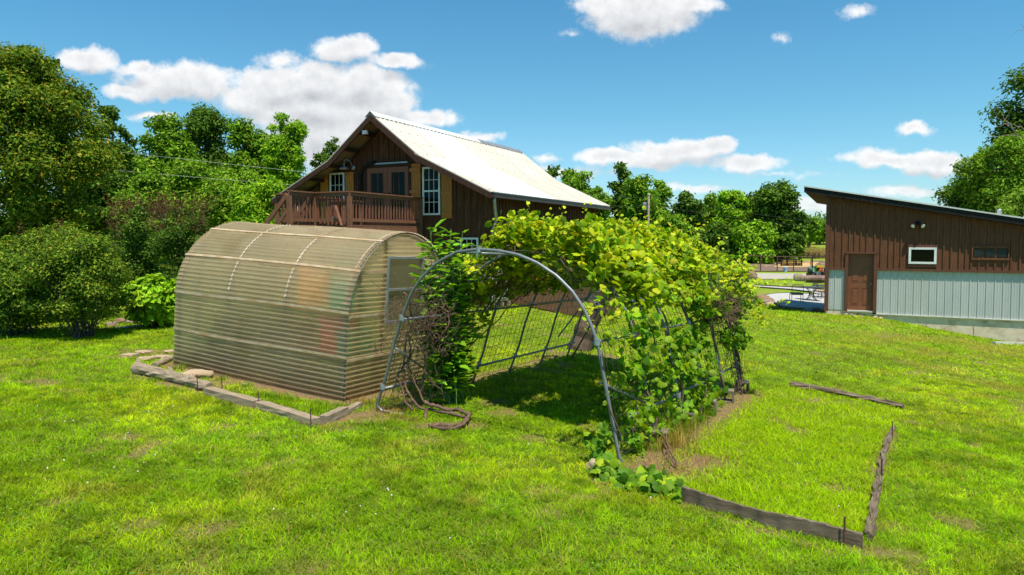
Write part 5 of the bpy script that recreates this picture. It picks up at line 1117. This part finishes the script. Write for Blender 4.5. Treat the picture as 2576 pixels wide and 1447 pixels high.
log('split_board','thin grey board end at the far right edge of the bed',[(2238,1100),(2250,1078)],.05,.06,m='graywood',rough=.01,cat='board')
def plank(label,pts,h_,th,m='timber'):
    P=[np.array(gp2(*p)) for p in pts]; o0=P[0]; root=thing('edge_board',label,'board',tuple(o0)); n=60; L=[0]
    for a,b in zip(P[:-1],P[1:]): L.append(L[-1]+np.linalg.norm(b-a))
    tt=np.linspace(0,L[-1],n); PP=np.stack([np.interp(tt,L,[p[i] for p in P]) for i in range(3)],1)-o0; d=PP[-1]-PP[0]; d/=np.linalg.norm(d); sd=np.array([d[1],-d[0],0]); mb=MB(); V=[]
    for i in range(n):
        w_=.012*math.sin(i*.22)+.006*math.sin(i*.9); hh=h_*(1+.08*math.sin(i*.17+1))
        for (s_,z_) in ((-.5,-.05),(.5,-.05),(.5,hh),(-.5,hh)): V.append(PP[i]+sd*(s_*th+w_)+np.array([0,0,z_+(rng.normal(0,.0025) if z_>0 else 0)]))
    mb.v=[tuple(v) for v in V]
    for i in range(n-1):
        for q in range(4): q2=(q+1)%4; mb.f.append((i*4+q,i*4+q2,(i+1)*4+q2,(i+1)*4+q)); mb.m.append(0)
    mb.f+= [(0,1,2,3),(n*4-1,n*4-2,n*4-3,n*4-4)]; mb.m+=[0,0]; an=math.atan2(P[-1][1]-P[0][1],P[-1][0]-P[0][0]); c_,s_2=math.cos(-an),math.sin(-an); mb.v=[(x*c_-y*s_2,x*s_2+y*c_,z) for x,y,z in mb.v]; root.rotation_euler=(0,0,an); mb.build('board',m,root); return root
plank('long wavy grey-brown board on edge along the front of the grassy bed',[(1715,1258),(1800,1285),(1900,1315),(2000,1343),(2100,1367),(2170,1380)],.13,.03,'graywood')
for i,(px,py,lab) in enumerate([(499,985,'rusty rebar stake at the joint of the driftwood and the first squared timber'),(560,990,'short rusty rebar stake in the top of the first squared timber'),(650,1032,'rusty rebar stake between the two squared timbers'),(783,1078,'rusty rebar stake on the face of the near timber corner'),(2123,1376,'rusty rebar stake on the face of the long board near the bed corner'),(2245,1105,'rusty rebar stake at the far right edge of the bed'),(2217,1212,'rusty rebar stake beside the split boards of the bed')]):
    c=gp2(px,py); mb=MB(); lean=(rng.normal(0,.012),rng.normal(0,.012)); mb.tube([(0,0,-.05),(lean[0],lean[1],.24)],.0075,6); o=mb.build('rebar_stake','rust',loc=tuple(c)); tag(o,lab,'stake','rusty rebar stakes holding the borders')
# cinder blocks under the right feet
for k,lab in [(5,'hollow cinder block under the rearmost right foot of the trellis'),(4,'hollow cinder block under the second rearmost right foot of the trellis'),(3,'hollow cinder block under the third right foot from the rear of the trellis'),(2,'cinder block in the weeds under the third right foot from the front'),(1,'pale cinder block hidden in dry grass under the second right foot')]:
    p=tre(1.0,k*BAY); z=h2(p[0],p[1]); hh=.19; o=thing('cinder_block',lab,'block',(p[0]+.03,p[1],z-.01 if k>1 else z-.06),math.atan2(AX[1],AX[0])+rng.normal(0,.12),'cinder blocks under the trellis feet'); mb=MB()
    t_=.036; L=.11; Wd=.10; hh=.21; z0=0
    mb.box(-L,L,-Wd,Wd,hh-t_,hh); mb.box(-L,L,-Wd,Wd,0,t_); mb.box(-L,-L+t_,-Wd,Wd,t_,hh-t_); mb.box(L-t_,L,-Wd,Wd,t_,hh-t_)
    mb.build('block','block',o,bevel=.006); o.rotation_euler=(0,0,-.35+rng.normal(0,.1))
# leaning old post behind the trellis
c=gp2(1452,880); po=thing('leaning_post','massive old split wooden post leaning to the right behind the left side of the trellis','post',tuple(c)); d0=c[1]; top_=at(1525,690,d0+.3)-c
mb=MB(); n=16; pts=[tuple(np.array([0,0,-.1])+top_*(i/(n-1))+rng.normal(0,.012,3)) for i in range(n)]; mb.tube(pts,[.26-.05*(i/n)+.02*math.sin(i*1.7) for i in range(n)],11); mb.build('shaft','bark',po,smooth=False)
mb=MB(); q=top_*.62+np.array([.0,-.24,0]); mb.lathe([(.03,-.05),(.045,-.05),(.045,.06),(.03,.06),(.03,-.05)],tuple(q),12,axis='y'); mb.build('ring','galv',po)
# ------------------------------------------------------------ patio furniture
def iron_chair(c,rz,label):
    o=thing('patio_chair',label,'chair',tuple(c),rz); mb=MB()
    for x in (-.26,.26): mb.tube([(x,-.24,0),(x,-.24,.42)],.015,5); mb.tube([(x,.24,0),(x,.24,.42)],.015,5)
    for q in ((-.26,-.24),(.26,-.24)): pass
    mb.build('legs','iron',o)
    mb=MB(); mb.tube([(-.26,-.24,.42),(.26,-.24,.42),(.26,.24,.42),(-.26,.24,.42),(-.26,-.24,.42)],.014,5); mb.build('seat_frame','iron',o)
    mb=MB(); mb.tube([(-.26,.24,.42),(-.26,.27,.86),(-.22,.28,.92),(.22,.28,.92),(.26,.27,.86),(.26,.24,.42)],.013,5)
    mb.tube([(-.25,.27,.80),(.25,.27,.80)],.008,4)
    for k in range(8): x=-.2+k*.057; mb.tube([(x-.02,.275,.82),(x,.275,.90),(x+.02,.275,.82)],.007,4)
    for k in range(7): x=-.18+k*.06; mb.tube([(x,.24,.44),(x,.27,.8)],.003,3)
    mb.build('backrest','iron',o)
    mb=MB(); mb.box(-.26,.26,-.25,.24,.43,.51); mb.build('cushion','cushion',o,bevel=.03); return o
def iron_table(c,rz,label,r=.75):
    o=thing('patio_table',label,'table',tuple(c),rz); mb=MB(); mb.lathe([(.001,.73),(r,.73),(r+.015,.72),(r,.705),(.001,.705)],seg=28); mb.build('tabletop','iron',o)
    for k in range(4):
        a=k*math.pi/2+.4; ca,sa=math.cos(a),math.sin(a); mb=MB()
        for off in (-.04,.04):
            mb.tube([(ca*rr-sa*off,sa*rr+ca*off,zz) for rr,zz in ((r*.62,.70),(r*.35,.62),(r*.2,.48),(r*.16,.35),(r*.25,.18),(r*.5,.05),(r*.62,.015),(r*.66,.05))],.012,5)
        mb.build('leg','iron',o)
    mb=MB(); mb.tube([(math.cos(t_)*r*.17,math.sin(t_)*r*.17,.34) for t_ in np.linspace(0,6.283,16)],.01,4); mb.build('ring','iron',o); return o
c=gp2(2003,762); iron_chair(c,math.pi*.94,'wrought iron patio chair with a tan seat cushion on the white gravel')
c=gp2(2041,757); iron_table(c,.2,'round black wrought iron table beside the cushioned chair on the gravel patio',.66)
c=gp2(2068,749); iron_table(c,.6,'second black iron table farther back, half hidden by the shed corner',.6)
c=gp2(2062,752); iron_chair(c,math.pi*.2,'dark iron chair between the two tables at the shed corner')
# ------------------------------------------------------------ tractor with grading blade
c=gp2(2060,710); tr=thing('compact_tractor','small green tractor with a black roll bar, partly hidden by the shed corner','tractor',(c[0],c[1],c[2]),R(-14))
# local: rear faces -y
def wheel(x,y,r_,w_,name='wheel'):
    mb=MB(); mb.lathe([(r_*.5,-w_/2),(r_*.93,-w_/2),(r_,-w_*.35),(r_,w_*.35),(r_*.93,w_/2),(r_*.5,w_/2),(r_*.5,-w_/2)],(0,0,0),24,axis='x')
    for k in range(18):
        a=k*2*math.pi/18
        for sd_ in (-1,1):
            a2=a+(.17 if sd_>0 else 0); p0=(sd_*w_*.02,math.cos(a2)*r_*1.0,math.sin(a2)*r_*1.0); p1=(sd_*w_*.47,math.cos(a2+.26)*r_*.99,math.sin(a2+.26)*r_*.99); mb.beam(p0,p1,.05,.07)
    o=mb.build(name,'tire',tr,loc=(x,y,r_)); mb=MB(); mb.lathe([(.001,-w_*.2),(r_*.3,-w_*.2),(r_*.52,-w_*.3),(r_*.52,w_*.3),(r_*.3,w_*.2),(.001,w_*.2)],(0,0,0),20,axis='x'); mb.build('rim','tyellow',o)
wheel(-.68,0,.62,.36); wheel(.68,0,.62,.36); wheel(-.6,1.75,.36,.22); wheel(.6,1.75,.36,.22)
mb=MB(); mb.extr([(-.28,.75,.75),(-.28,2.2,.75),(-.28,2.2,1.15),(-.28,1.9,1.32),(-.28,.75,1.38)],(.56,0,0)); mb.build('hood','tgreen',tr,bevel=.03)
mb=MB(); mb.box(-.3,.3,-.35,.8,.5,.85); mb.box(-.55,.55,-.12,.12,.5,.72); mb.build('chassis','tgrey',tr)
for sgn in (-1,1):
    mb=MB(); mb.extr([(sgn*.48,-.62,.95),(sgn*.48,-.5,1.22),(sgn*.48,.35,1.3),(sgn*.48,.6,1.0),(sgn*.48,.6,.94),(sgn*.48,.33,1.22),(sgn*.48,-.46,1.14)],(sgn*.38,0,0)); mb.build('fender','tgrey',tr)
    mb=MB(); mb.box(sgn*.78-.05,sgn*.78+.05,-.45,-.38,1.55,1.75); mb.build('tail_lamp','orange',tr); mb=MB(); mb.lathe([(.001,-.12),(.13,-.1),(.15,0),(.13,.1),(.001,.12)],(sgn*.74,-.66,1.12),14); mb.build('fender_cap','tgreen',tr)
mb=MB(); mb.tube([(-.62,-.35,.8),(-.62,-.38,2.15),(-.55,-.39,2.3),(.55,-.39,2.3),(.62,-.38,2.15),(.62,-.35,.8)],.045,8); mb.build('roll_bar','black',tr,smooth=True)
mb=MB(); mb.box(-.25,.25,-.25,.2,.98,1.08); mb.box(-.24,.24,-.32,-.24,1.05,1.45); mb.build('seat','black',tr,bevel=.04)
mb=MB(); mb.box(-.27,.27,-.345,-.325,1.3,1.5); mb.build('seat_shell','tyellow',tr)
mb=MB(); mb.extr([(-.2,-.72,1.0),(.2,-.72,1.0),(0,-.72,1.4)],(0,-.02,0)); mb.build('warning_triangle','orange',tr)
mb=MB(); mb.tube([(math.cos(t_)*.19,.55+math.sin(t_)*.1,1.5+math.sin(t_)*.14) for t_ in np.linspace(0,6.283,18)],.016,5); mb.tube([(0,.55,1.5),(0,.75,1.25)],.025,6); mb.build('steering_wheel','black',tr)
mb=MB(); mb.tube([(-.3,-.3,.6),(-.12,-1.25,.62)],.04,6); mb.tube([(.3,-.3,.6),(.12,-1.25,.62)],.04,6); mb.tube([(0,-.3,1.0),(0,-1.2,1.05),(0,-1.3,.6)],.035,6); mb.box(-.1,.1,-1.45,-1.2,.35,1.0); mb.build('three_point_hitch','black',tr)
bl=tag(thing('grader_blade','wide rusty curved grading blade hitched behind the tractor','blade',(c[0],c[1],c[2]),R(-14)),group=None)
mb=MB(); prf=[(-1.62,.20),(-1.70,.32),(-1.70,.47),(-1.62,.60),(-1.50,.68),(-1.48,.66),(-1.6,.58),(-1.67,.46),(-1.67,.32),(-1.59,.21)]
mb.extr([(-1.35,y,z) for y,z in prf],(2.7,0,0)); mb.build('moldboard','rustblade',bl); mb=MB(); mb.box(-1.35,1.35,-1.63,-1.60,.04,.24); mb.build('cutting_edge','rust',bl); mb=MB(); mb.tube([(0,-1.5,.5),(0,-1.3,.7)],.12,8); mb.build('pivot','black',bl)
# ------------------------------------------------------------ paddock fence, feeders, hay
pf=thing('pipe_fence','rusty pipe fence along the near side of the dirt paddock','fence'); A=gp(1860,684); B=gp(2110,686)
mb=MB(); hts=1.75; P=[gp(px,684) for px in (1872,1913,1955,1996,2040,2085)]; 
for zz in (1.0,): mb.tube([(p[0],p[1],p[2]+zz*hts) for p in P],.05,6)
mb.build('top_rail','rust',pf)
for p in P: mb=MB(); mb.tube([(p[0],p[1],p[2]-.2),(p[0],p[1],p[2]+hts)],.06,6); mb.build('post','rust',pf)
def feeder(px,py,wpx,hpx,label):
    c=gp(px,py); d=c[1]; w_=wpx*d/F; h_=hpx*d/F; o=thing('hay_feeder',label,'feeder',tuple(c)); dp=w_*.6; mb=MB()
    for zz in (.06,.42,.72,1.0): mb.tube([(-w_/2,-dp/2,h_*zz),(w_/2,-dp/2,h_*zz),(w_/2,dp/2,h_*zz),(-w_/2,dp/2,h_*zz),(-w_/2,-dp/2,h_*zz)],.045,5)
    mb.build('rails','black',o)
    for x,y in ((-w_/2,-dp/2),(-w_*.22,-dp/2),(w_*.22,-dp/2),(w_/2,-dp/2),(w_/2,dp/2),(-w_/2,dp/2),(0,dp/2)):
        mb=MB(); mb.box(x-.07,x+.07,y-.07,y+.07,0,h_); mb.build('upright','black',o)
    return o,c,w_,h_
f1=feeder(1985,670.5,50,17.5,'black tubular hay feeder filled with straw in the dirt paddock'); f2=feeder(2036,650,38,14,'empty black feeder frame on the slope above the paddock')
hp=[((f1[1][0]+x*f1[2]*.36,f1[1][1]+f1[2]*.1*random.uniform(-1,1),f1[1][2]+.25),(f1[2]*.22,f1[2]*.2,f1[3]*.55)) for x in (-.6,0,.6,1)]
P,N,sz,cc=clumpfoliage(hp,9000,.28,[(.55,.40,.17),(.42,.29,.11),(.62,.48,.24)],[2,1,1],'long'); tag(leaves('straw_pile',P,N,sz*.7,cc,'long','leaf',None,wscale=.5),'loose yellow straw heaped in the paddock feeder','straw')
c_=gp(2072,650); P,N,sz,cc=clumpfoliage([((c_[0]+i,c_[1],c_[2]+.4),(2.2-.2*i,1.6,1.3-.2*i)) for i in (-2,0,2)],8000,.3,[(.42,.29,.17),(.34,.22,.12)],[2,1],'long'); tag(leaves('hay_mound',P,N,sz*.7,cc,'long','leaf',None,wscale=.5),'brown hay mound behind the roll bar of the tractor','hay')
sheet('straw_litter',[(1945,674),(1985,674.5),(2030,674),(2050,672)],[(1955,668),(1985,664),(2030,663),(2060,661)],.13,'hay',20,5)
c=gp(1975,684); bk=thing('blue_tub','pale blue tub standing against the paddock fence','tub',tuple(c)); mb=MB(); mb.lathe([(.001,0),(.18,0),(.24,.5),(.26,.5),(.26,.54),(.2,.54),(.17,.06),(.001,.06)],seg=14); mb.build('tub','blue',bk); mb=MB(); mb.tube([(-.24,0,.5),(-.16,0,.62),(.16,0,.62),(.24,0,.5)],.02,5); mb.build('handle','white',bk)
tealc=gp(92,730) if False else at(92,666,15.2); o=thing('teal_tub','small teal container showing through the bushes at the left','container',(tealc[0],tealc[1],tealc[2]-.25)); mb=MB(); mb.lathe([(.001,0),(.2,0),(.23,.3),(.001,.32)],seg=14); mb.build('tub','teal',o)
# ------------------------------------------------------------ utility pole and wires
pd=70.; c=at(1631,600,pd); zg=h1(c[0],c[1]); zt=at(1631,490,pd)[2]; up_=thing('utility_pole','grey wooden utility pole with a small transformer in front of the far trees','utility pole',(c[0],c[1],zg)); mb=MB(); mb.tube([(0,0,0),(0,0,zt-zg)],[.13,.10],10); mb.build('pole','greystone',up_,smooth=True)
mb=MB(); mb.lathe([(.001,-.4),(.2,-.38),(.22,.3),(.16,.4),(.001,.42)],(-.42,0,zt-zg-1.2),12); mb.build('transformer','tank',up_); mb=MB(); mb.lathe([(.001,0),(.14,0),(.14,.06),(.001,.1)],(0,0,zt-zg),10); mb.build('cap','white',up_); mb=MB(); mb.tube([(-.45,0,zt-zg-.6),(.1,0,zt-zg-.55)],.04,5); mb.build('bracket','black',up_)
def cable(label,a,b,sag,r=.012,m='greystone'):
    a=np.array(a);b=np.array(b); mb=MB(); n=30; mb.tube([Vector(a+(b-a)*t_-np.array([0,0,sag*4*t_*(1-t_)])) for t_ in np.linspace(0,1,n)],r,4); tag(mb.build('overhead_wire',m),label,'wire')
cable('upper pale wire crossing the left woods to the house roof',at(-300,310,24),at(790,435,26),.05,.006,'offwhite'); cable('lower pale wire crossing the left woods behind the willow',at(-300,372,24),at(770,468,27),.05,.006,'offwhite')
cable('upper power line running right from the utility pole past the far trees',at(1631,494,70),at(2110,562,95),.3,.022,'iron'); cable('lower power line running right from the utility pole past the far trees',at(1631,514,70),at(2110,575,95),.3,.022,'iron')
cable('upper power line between the house roof and the utility pole',at(1480,486,40),at(1631,494,70),.2,.016,'iron'); cable('lower power line between the house roof and the utility pole',at(1500,512,40),at(1631,514,70),.2,.016,'iron')
# board along the footing at the lower right
a=gp2(2515,862)
log('footing_board','pale board lying against the concrete footing at the right edge',[(2500,866),(2576,868),(2620,870)],.10,.10,'offwhite',cat='board')
# ------------------------------------------------------------ grass
def gh_local(x,y):
    dx=x-GH0[0];dy=y-GH0[1]; return dx*GX.x+dy*GX.y, dx*GY.x+dy*GY.y
SHA=SA
bedpoly=np.array([gp(*p)[:2] for p in [(1715,1248),(2172,1376),(2198,1210),(2250,1078),(2270,1030),(1985,972),(1905,990),(1760,1080),(1690,1150)]])
def inpoly(x,y,P):
    c=np.zeros(x.shape,bool); j=len(P)-1
    for i in range(len(P)):
        xi,yi=P[i];xj,yj=P[j]; c^=((yi>y)!=(yj>y))&(x<(xj-xi)*(y-yi)/(yj-yi+1e-12)+xi); j=i
    return c
def grass_pts(d0,d1,dens):
    n=int(dens*.5*(d1*d1-d0*d0)*2.2); d=np.sqrt(rng.uniform(d0*d0,d1*d1,n)); x=rng.uniform(-1.08,1.12,n)*d; y=d
    a,b=gh_local(x,y); k=~((a>-GL-.03)&(a<.04)&(b>-.02)&(b<GW+.05))
    sx=(x-SA[0])*U2[0]+(y-SA[1])*U2[1]; sy=(x-SA[0])*V2[0]+(y-SA[1])*V2[1]; k&=~((sx>-.02)&(sy>-.04)&(sx<10)&(sy<10))
    hx=(x-HA[0])*U2[0]+(y-HA[1])*U2[1]; hy=(x-HA[0])*V2[0]+(y-HA[1])*V2[1]; k&=~((abs(hx)<WW)&(hy>OV))
    x,y=x[k],y[k]; D_=dirtm(x,y); k=rng.random(len(x))>D_*1.02; return x[k],y[k],D_[k]
GV=[];GF=[];GC=[]; off=0
for (d0,d1,dens,hs_,ws_2) in ((4.0,6.5,5200,.048,.0058),(6.5,9.5,3100,.048,.0075),(9.5,14,1500,.048,.0098),(14,20,560,.05,.015),(20,29,250,.055,.023)):
    x,y,D_=grass_pts(d0,d1,dens); n=len(x); bed=inpoly(x,y,bedpoly)
    z=hgt(x,y)+(fbm(x,y,1.1,1)-.5)*.05*np.clip(1-y/60,0,1)
    L1=fbm(x,y,.55,31); L2=fbm(x,y,1.9,41); L3=vn(x,y,6.5,7); clump=vn(x,y,13,9)
    hg=hs_*.74*(.35+.9*L2+.75*clump)*rng.uniform(.6,1.35,n)*np.where(bed,1.25,1)*(1-.4*np.clip(D_,0,1)); tuft=rng.random(n)<.012; hg=np.where(tuft,hg*1.9,hg)
    near_w=np.clip((x-6)/5,0,1)
    yel=np.clip((L1-.44)*3.2,0,1); dry=np.clip((L2-.62)*5,0,1)*.32+D_*.5; dry=np.maximum(dry,np.clip((fbm(x,y,.8,51)-.50)*5,0,1)*near_w*.75)
    g0=np.array([.255,.43,.014]); g1=np.array([.42,.53,.02]); g2=np.array([.42,.36,.11]); gd=np.array([.14,.28,.014])
    c=g0+(g1-g0)*yel[:,None]; c=c+(gd-c)*(np.clip((.48-L3)*4,0,1)*.75)[:,None]; c=c*(1-.30*np.clip((.5-fbm(x,y,3.4,61))*7,0,1))[:,None]; c=c*(1-.34*np.clip((.46-fbm(x,y,9.5,63))*8,0,1))[:,None]; c=c*(1.16+.22*np.clip((fbm(x,y,.7,67)-.5)*5,-.6,1))[:,None]; c=c+(g2-c)*np.clip(dry,0,.85)[:,None]; c=c+(np.array([.36,.53,.014])-c)*(bed*.65)[:,None]
    kdry=rng.random(n)<(.03+.22*np.clip(dry,0,1)); c[kdry]=np.array([.50,.39,.18])*rng.uniform(.6,1.1,(kdry.sum(),1)); c*=rng.uniform(.72,1.3,(n,1)); c*=(1+.10*np.clip((x-3)/3,0,1)*np.sin(5.2*(x*.93+y*.36)))[:,None]
    ang=rng.uniform(0,2*math.pi,n); yw=ang+rng.normal(0,.9,n); ld=np.stack([np.cos(ang),np.sin(ang)],1); wdv=np.stack([-np.sin(yw),np.cos(yw)],1)*(ws_2*rng.uniform(.7,1.3,n))[:,None]/2; lean=rng.uniform(.3,1.7,n)*hg
    V=np.zeros((n,5,3)); base=np.stack([x,y,z-.004],1)
    for j,(f,hz,wf) in enumerate(((0,0,1),(0,0,-1),(.38,.62,-.85),(.38,.62,.85),(1,.92,0))):
        V[:,j,:2]=base[:,:2]+ld*(lean*f)[:,None]+wdv*wf; V[:,j,2]=base[:,2]+hg*hz
    GV.append(V.reshape(-1,3)); o_=(np.arange(n)*5)[:,None]; GF.append((np.concatenate([o_+np.array([[0,1,2]]),o_+np.array([[0,2,3]]),o_+np.array([[3,2,4]])],0)+off)); GC.append(np.repeat(c,5,axis=0)); off+=n*5
lawn=mk('lawn_grass',np.concatenate(GV),[np.concatenate(GF)],'grassblade',col=np.concatenate(GC)); tag(lawn,'bright mown lawn grass with yellow and worn patches','grass',kind='stuff')
print('GRASS',off//5)
# broad clover and weed leaves low in the lawn
x=[];y=[]
xx,yy2,D_=grass_pts(4.0,9.5,520); k=fbm(xx,yy2,1.2,77)>.5; xx,yy2=xx[k],yy2[k]; n=len(xx)
leaves('clover_leaves',np.stack([xx,yy2,hgt(xx,yy2)+rng.uniform(.012,.035,n)],1),rng.normal(0,.35,(n,3))+[0,0,1],rng.uniform(.012,.03,n),pal(n,[(.12,.24,.02),(.17,.30,.03),(.08,.17,.02)],[2,2,1]),'oval','leaf',None,wscale=1.6)
tag(bpy.data.objects['clover_leaves'],'low clover and weed leaves among the lawn grass','clover',kind='stuff')
mb=MB()
for k in range(38):
    q=rng.random(); px,py=((rng.uniform(80,520),rng.uniform(1030,1230)) if q<.45 else (rng.uniform(600,1400),rng.uniform(1100,1420)) if q<.8 else (rng.uniform(1400,2300),rng.uniform(1150,1430))); c=gp2(px,py); r_=rng.uniform(.004,.0075); mb.lathe([(.001,-r_),(r_,-.3*r_),(r_*.9,.5*r_),(.001,r_)],(c[0],c[1],c[2]+.055),6)
tag(mb.build('clover_flowers','clover'),'scattered white clover blossoms in the lawn','clover',kind='stuff')
# dry grass and weeds round the trellis foot and greenhouse base
def tufts(name,label,spots,n,h_,cols,wts,wd=.006,cat='weeds',spread=.10):
    P=[];C_=[]
    for (px,py,s_) in spots:
        c=gp2(px,py)
        for k in range(n): P.append([c[0]+rng.normal(0,spread*s_),c[1]+rng.normal(0,spread*s_),c[2],s_])
    P=np.array(P); n_=len(P); ang=rng.uniform(0,6.283,n_); L=h_*P[:,3]*rng.uniform(.4,1.2,n_); ld=np.stack([np.cos(ang),np.sin(ang)],1); le=rng.uniform(.1,.8,n_)*L; wv=np.stack([-np.sin(ang+.6),np.cos(ang+.6)],1)*wd/2
    V=np.zeros((n_,5,3))
    for j,(f,hz,wf) in enumerate(((0,0,1),(0,0,-1),(.3,.62,-.8),(.3,.62,.8),(1,.95,0))): V[:,j,:2]=P[:,:2]+ld*(le*f)[:,None]+wv*wf; V[:,j,2]=P[:,2]+L*hz
    o_=(np.arange(n_)*5)[:,None]; Fq=np.concatenate([o_+np.array([[0,1,2]]),o_+np.array([[0,2,3]]),o_+np.array([[3,2,4]])],0)
    return tag(mk(name,V.reshape(-1,3),[Fq],'grassblade',col=np.repeat(pal(n_,cols,wts,.2),5,axis=0)),label,cat,kind='stuff')
tufts('dry_grass','dry straw-coloured grass along the right feet of the trellis',[(1668,1120,1),(1690,1110,1),(1720,1100,1.1),(1650,1135,.8),(1740,1080,1),(1700,1130,.9),(1690,1120,1)],80,.22,[(.42,.30,.14),(.30,.22,.09),(.16,.24,.03)],[3,2,1.2])
tufts('tall_grass','tall green grass growing through the mesh along the right feet of the trellis',[(1640,1100,1),(1680,1095,1),(1660,1110,1),(1715,1085,.9),(1740,1070,.9),(1755,1060,.7),(1670,1080,.9),(1785,1045,.5),(1890,990,.5)],120,.26,[(.10,.20,.02),(.16,.28,.02),(.28,.30,.05)],[2,2,1])
tufts('bed_weeds','green weeds between the timber border and the greenhouse',[(470,925,.9),(450,930,.7),(560,958,.5),(620,975,.5),(680,1002,.6),(720,1010,.7),(800,1035,1.0),(795,1045,1),(860,1028,.5),(385,960,.5),(430,958,.5),(480,975,.4),(1000,985,.7),(960,1020,.5),(1035,980,.7)],70,.17,[(.12,.25,.015),(.19,.33,.02)],[1,1])
tufts('dead_litter','dry brown litter heaped by the left front foot of the trellis',[(900,1012,.8),(925,1018,1),(960,1030,.8),(980,1040,.8),(1000,1050,.7),(870,1030,.5),(1010,1035,.7),(1040,1060,.7)],120,.09,[(.30,.19,.11),(.20,.12,.07),(.36,.26,.14)],[2,2,1],.005)
tufts('bare_litter','dead stalks scattered on the bare strip by the bed',[(1730,1150,1.6),(1760,1130,1.2),(1700,1180,1.2),(1790,1170,1.2),(1650,1195,1),(1780,1150,1.6),(1720,1195,1.4)],110,.05,[(.45,.33,.17),(.30,.2,.1)],[2,1],.006,spread=.2)
# stray vines over the left foot side
for o in list(COL.objects):
    if o.type=='EMPTY' and not o.children: print('EMPTY NO CHILD',o.name)
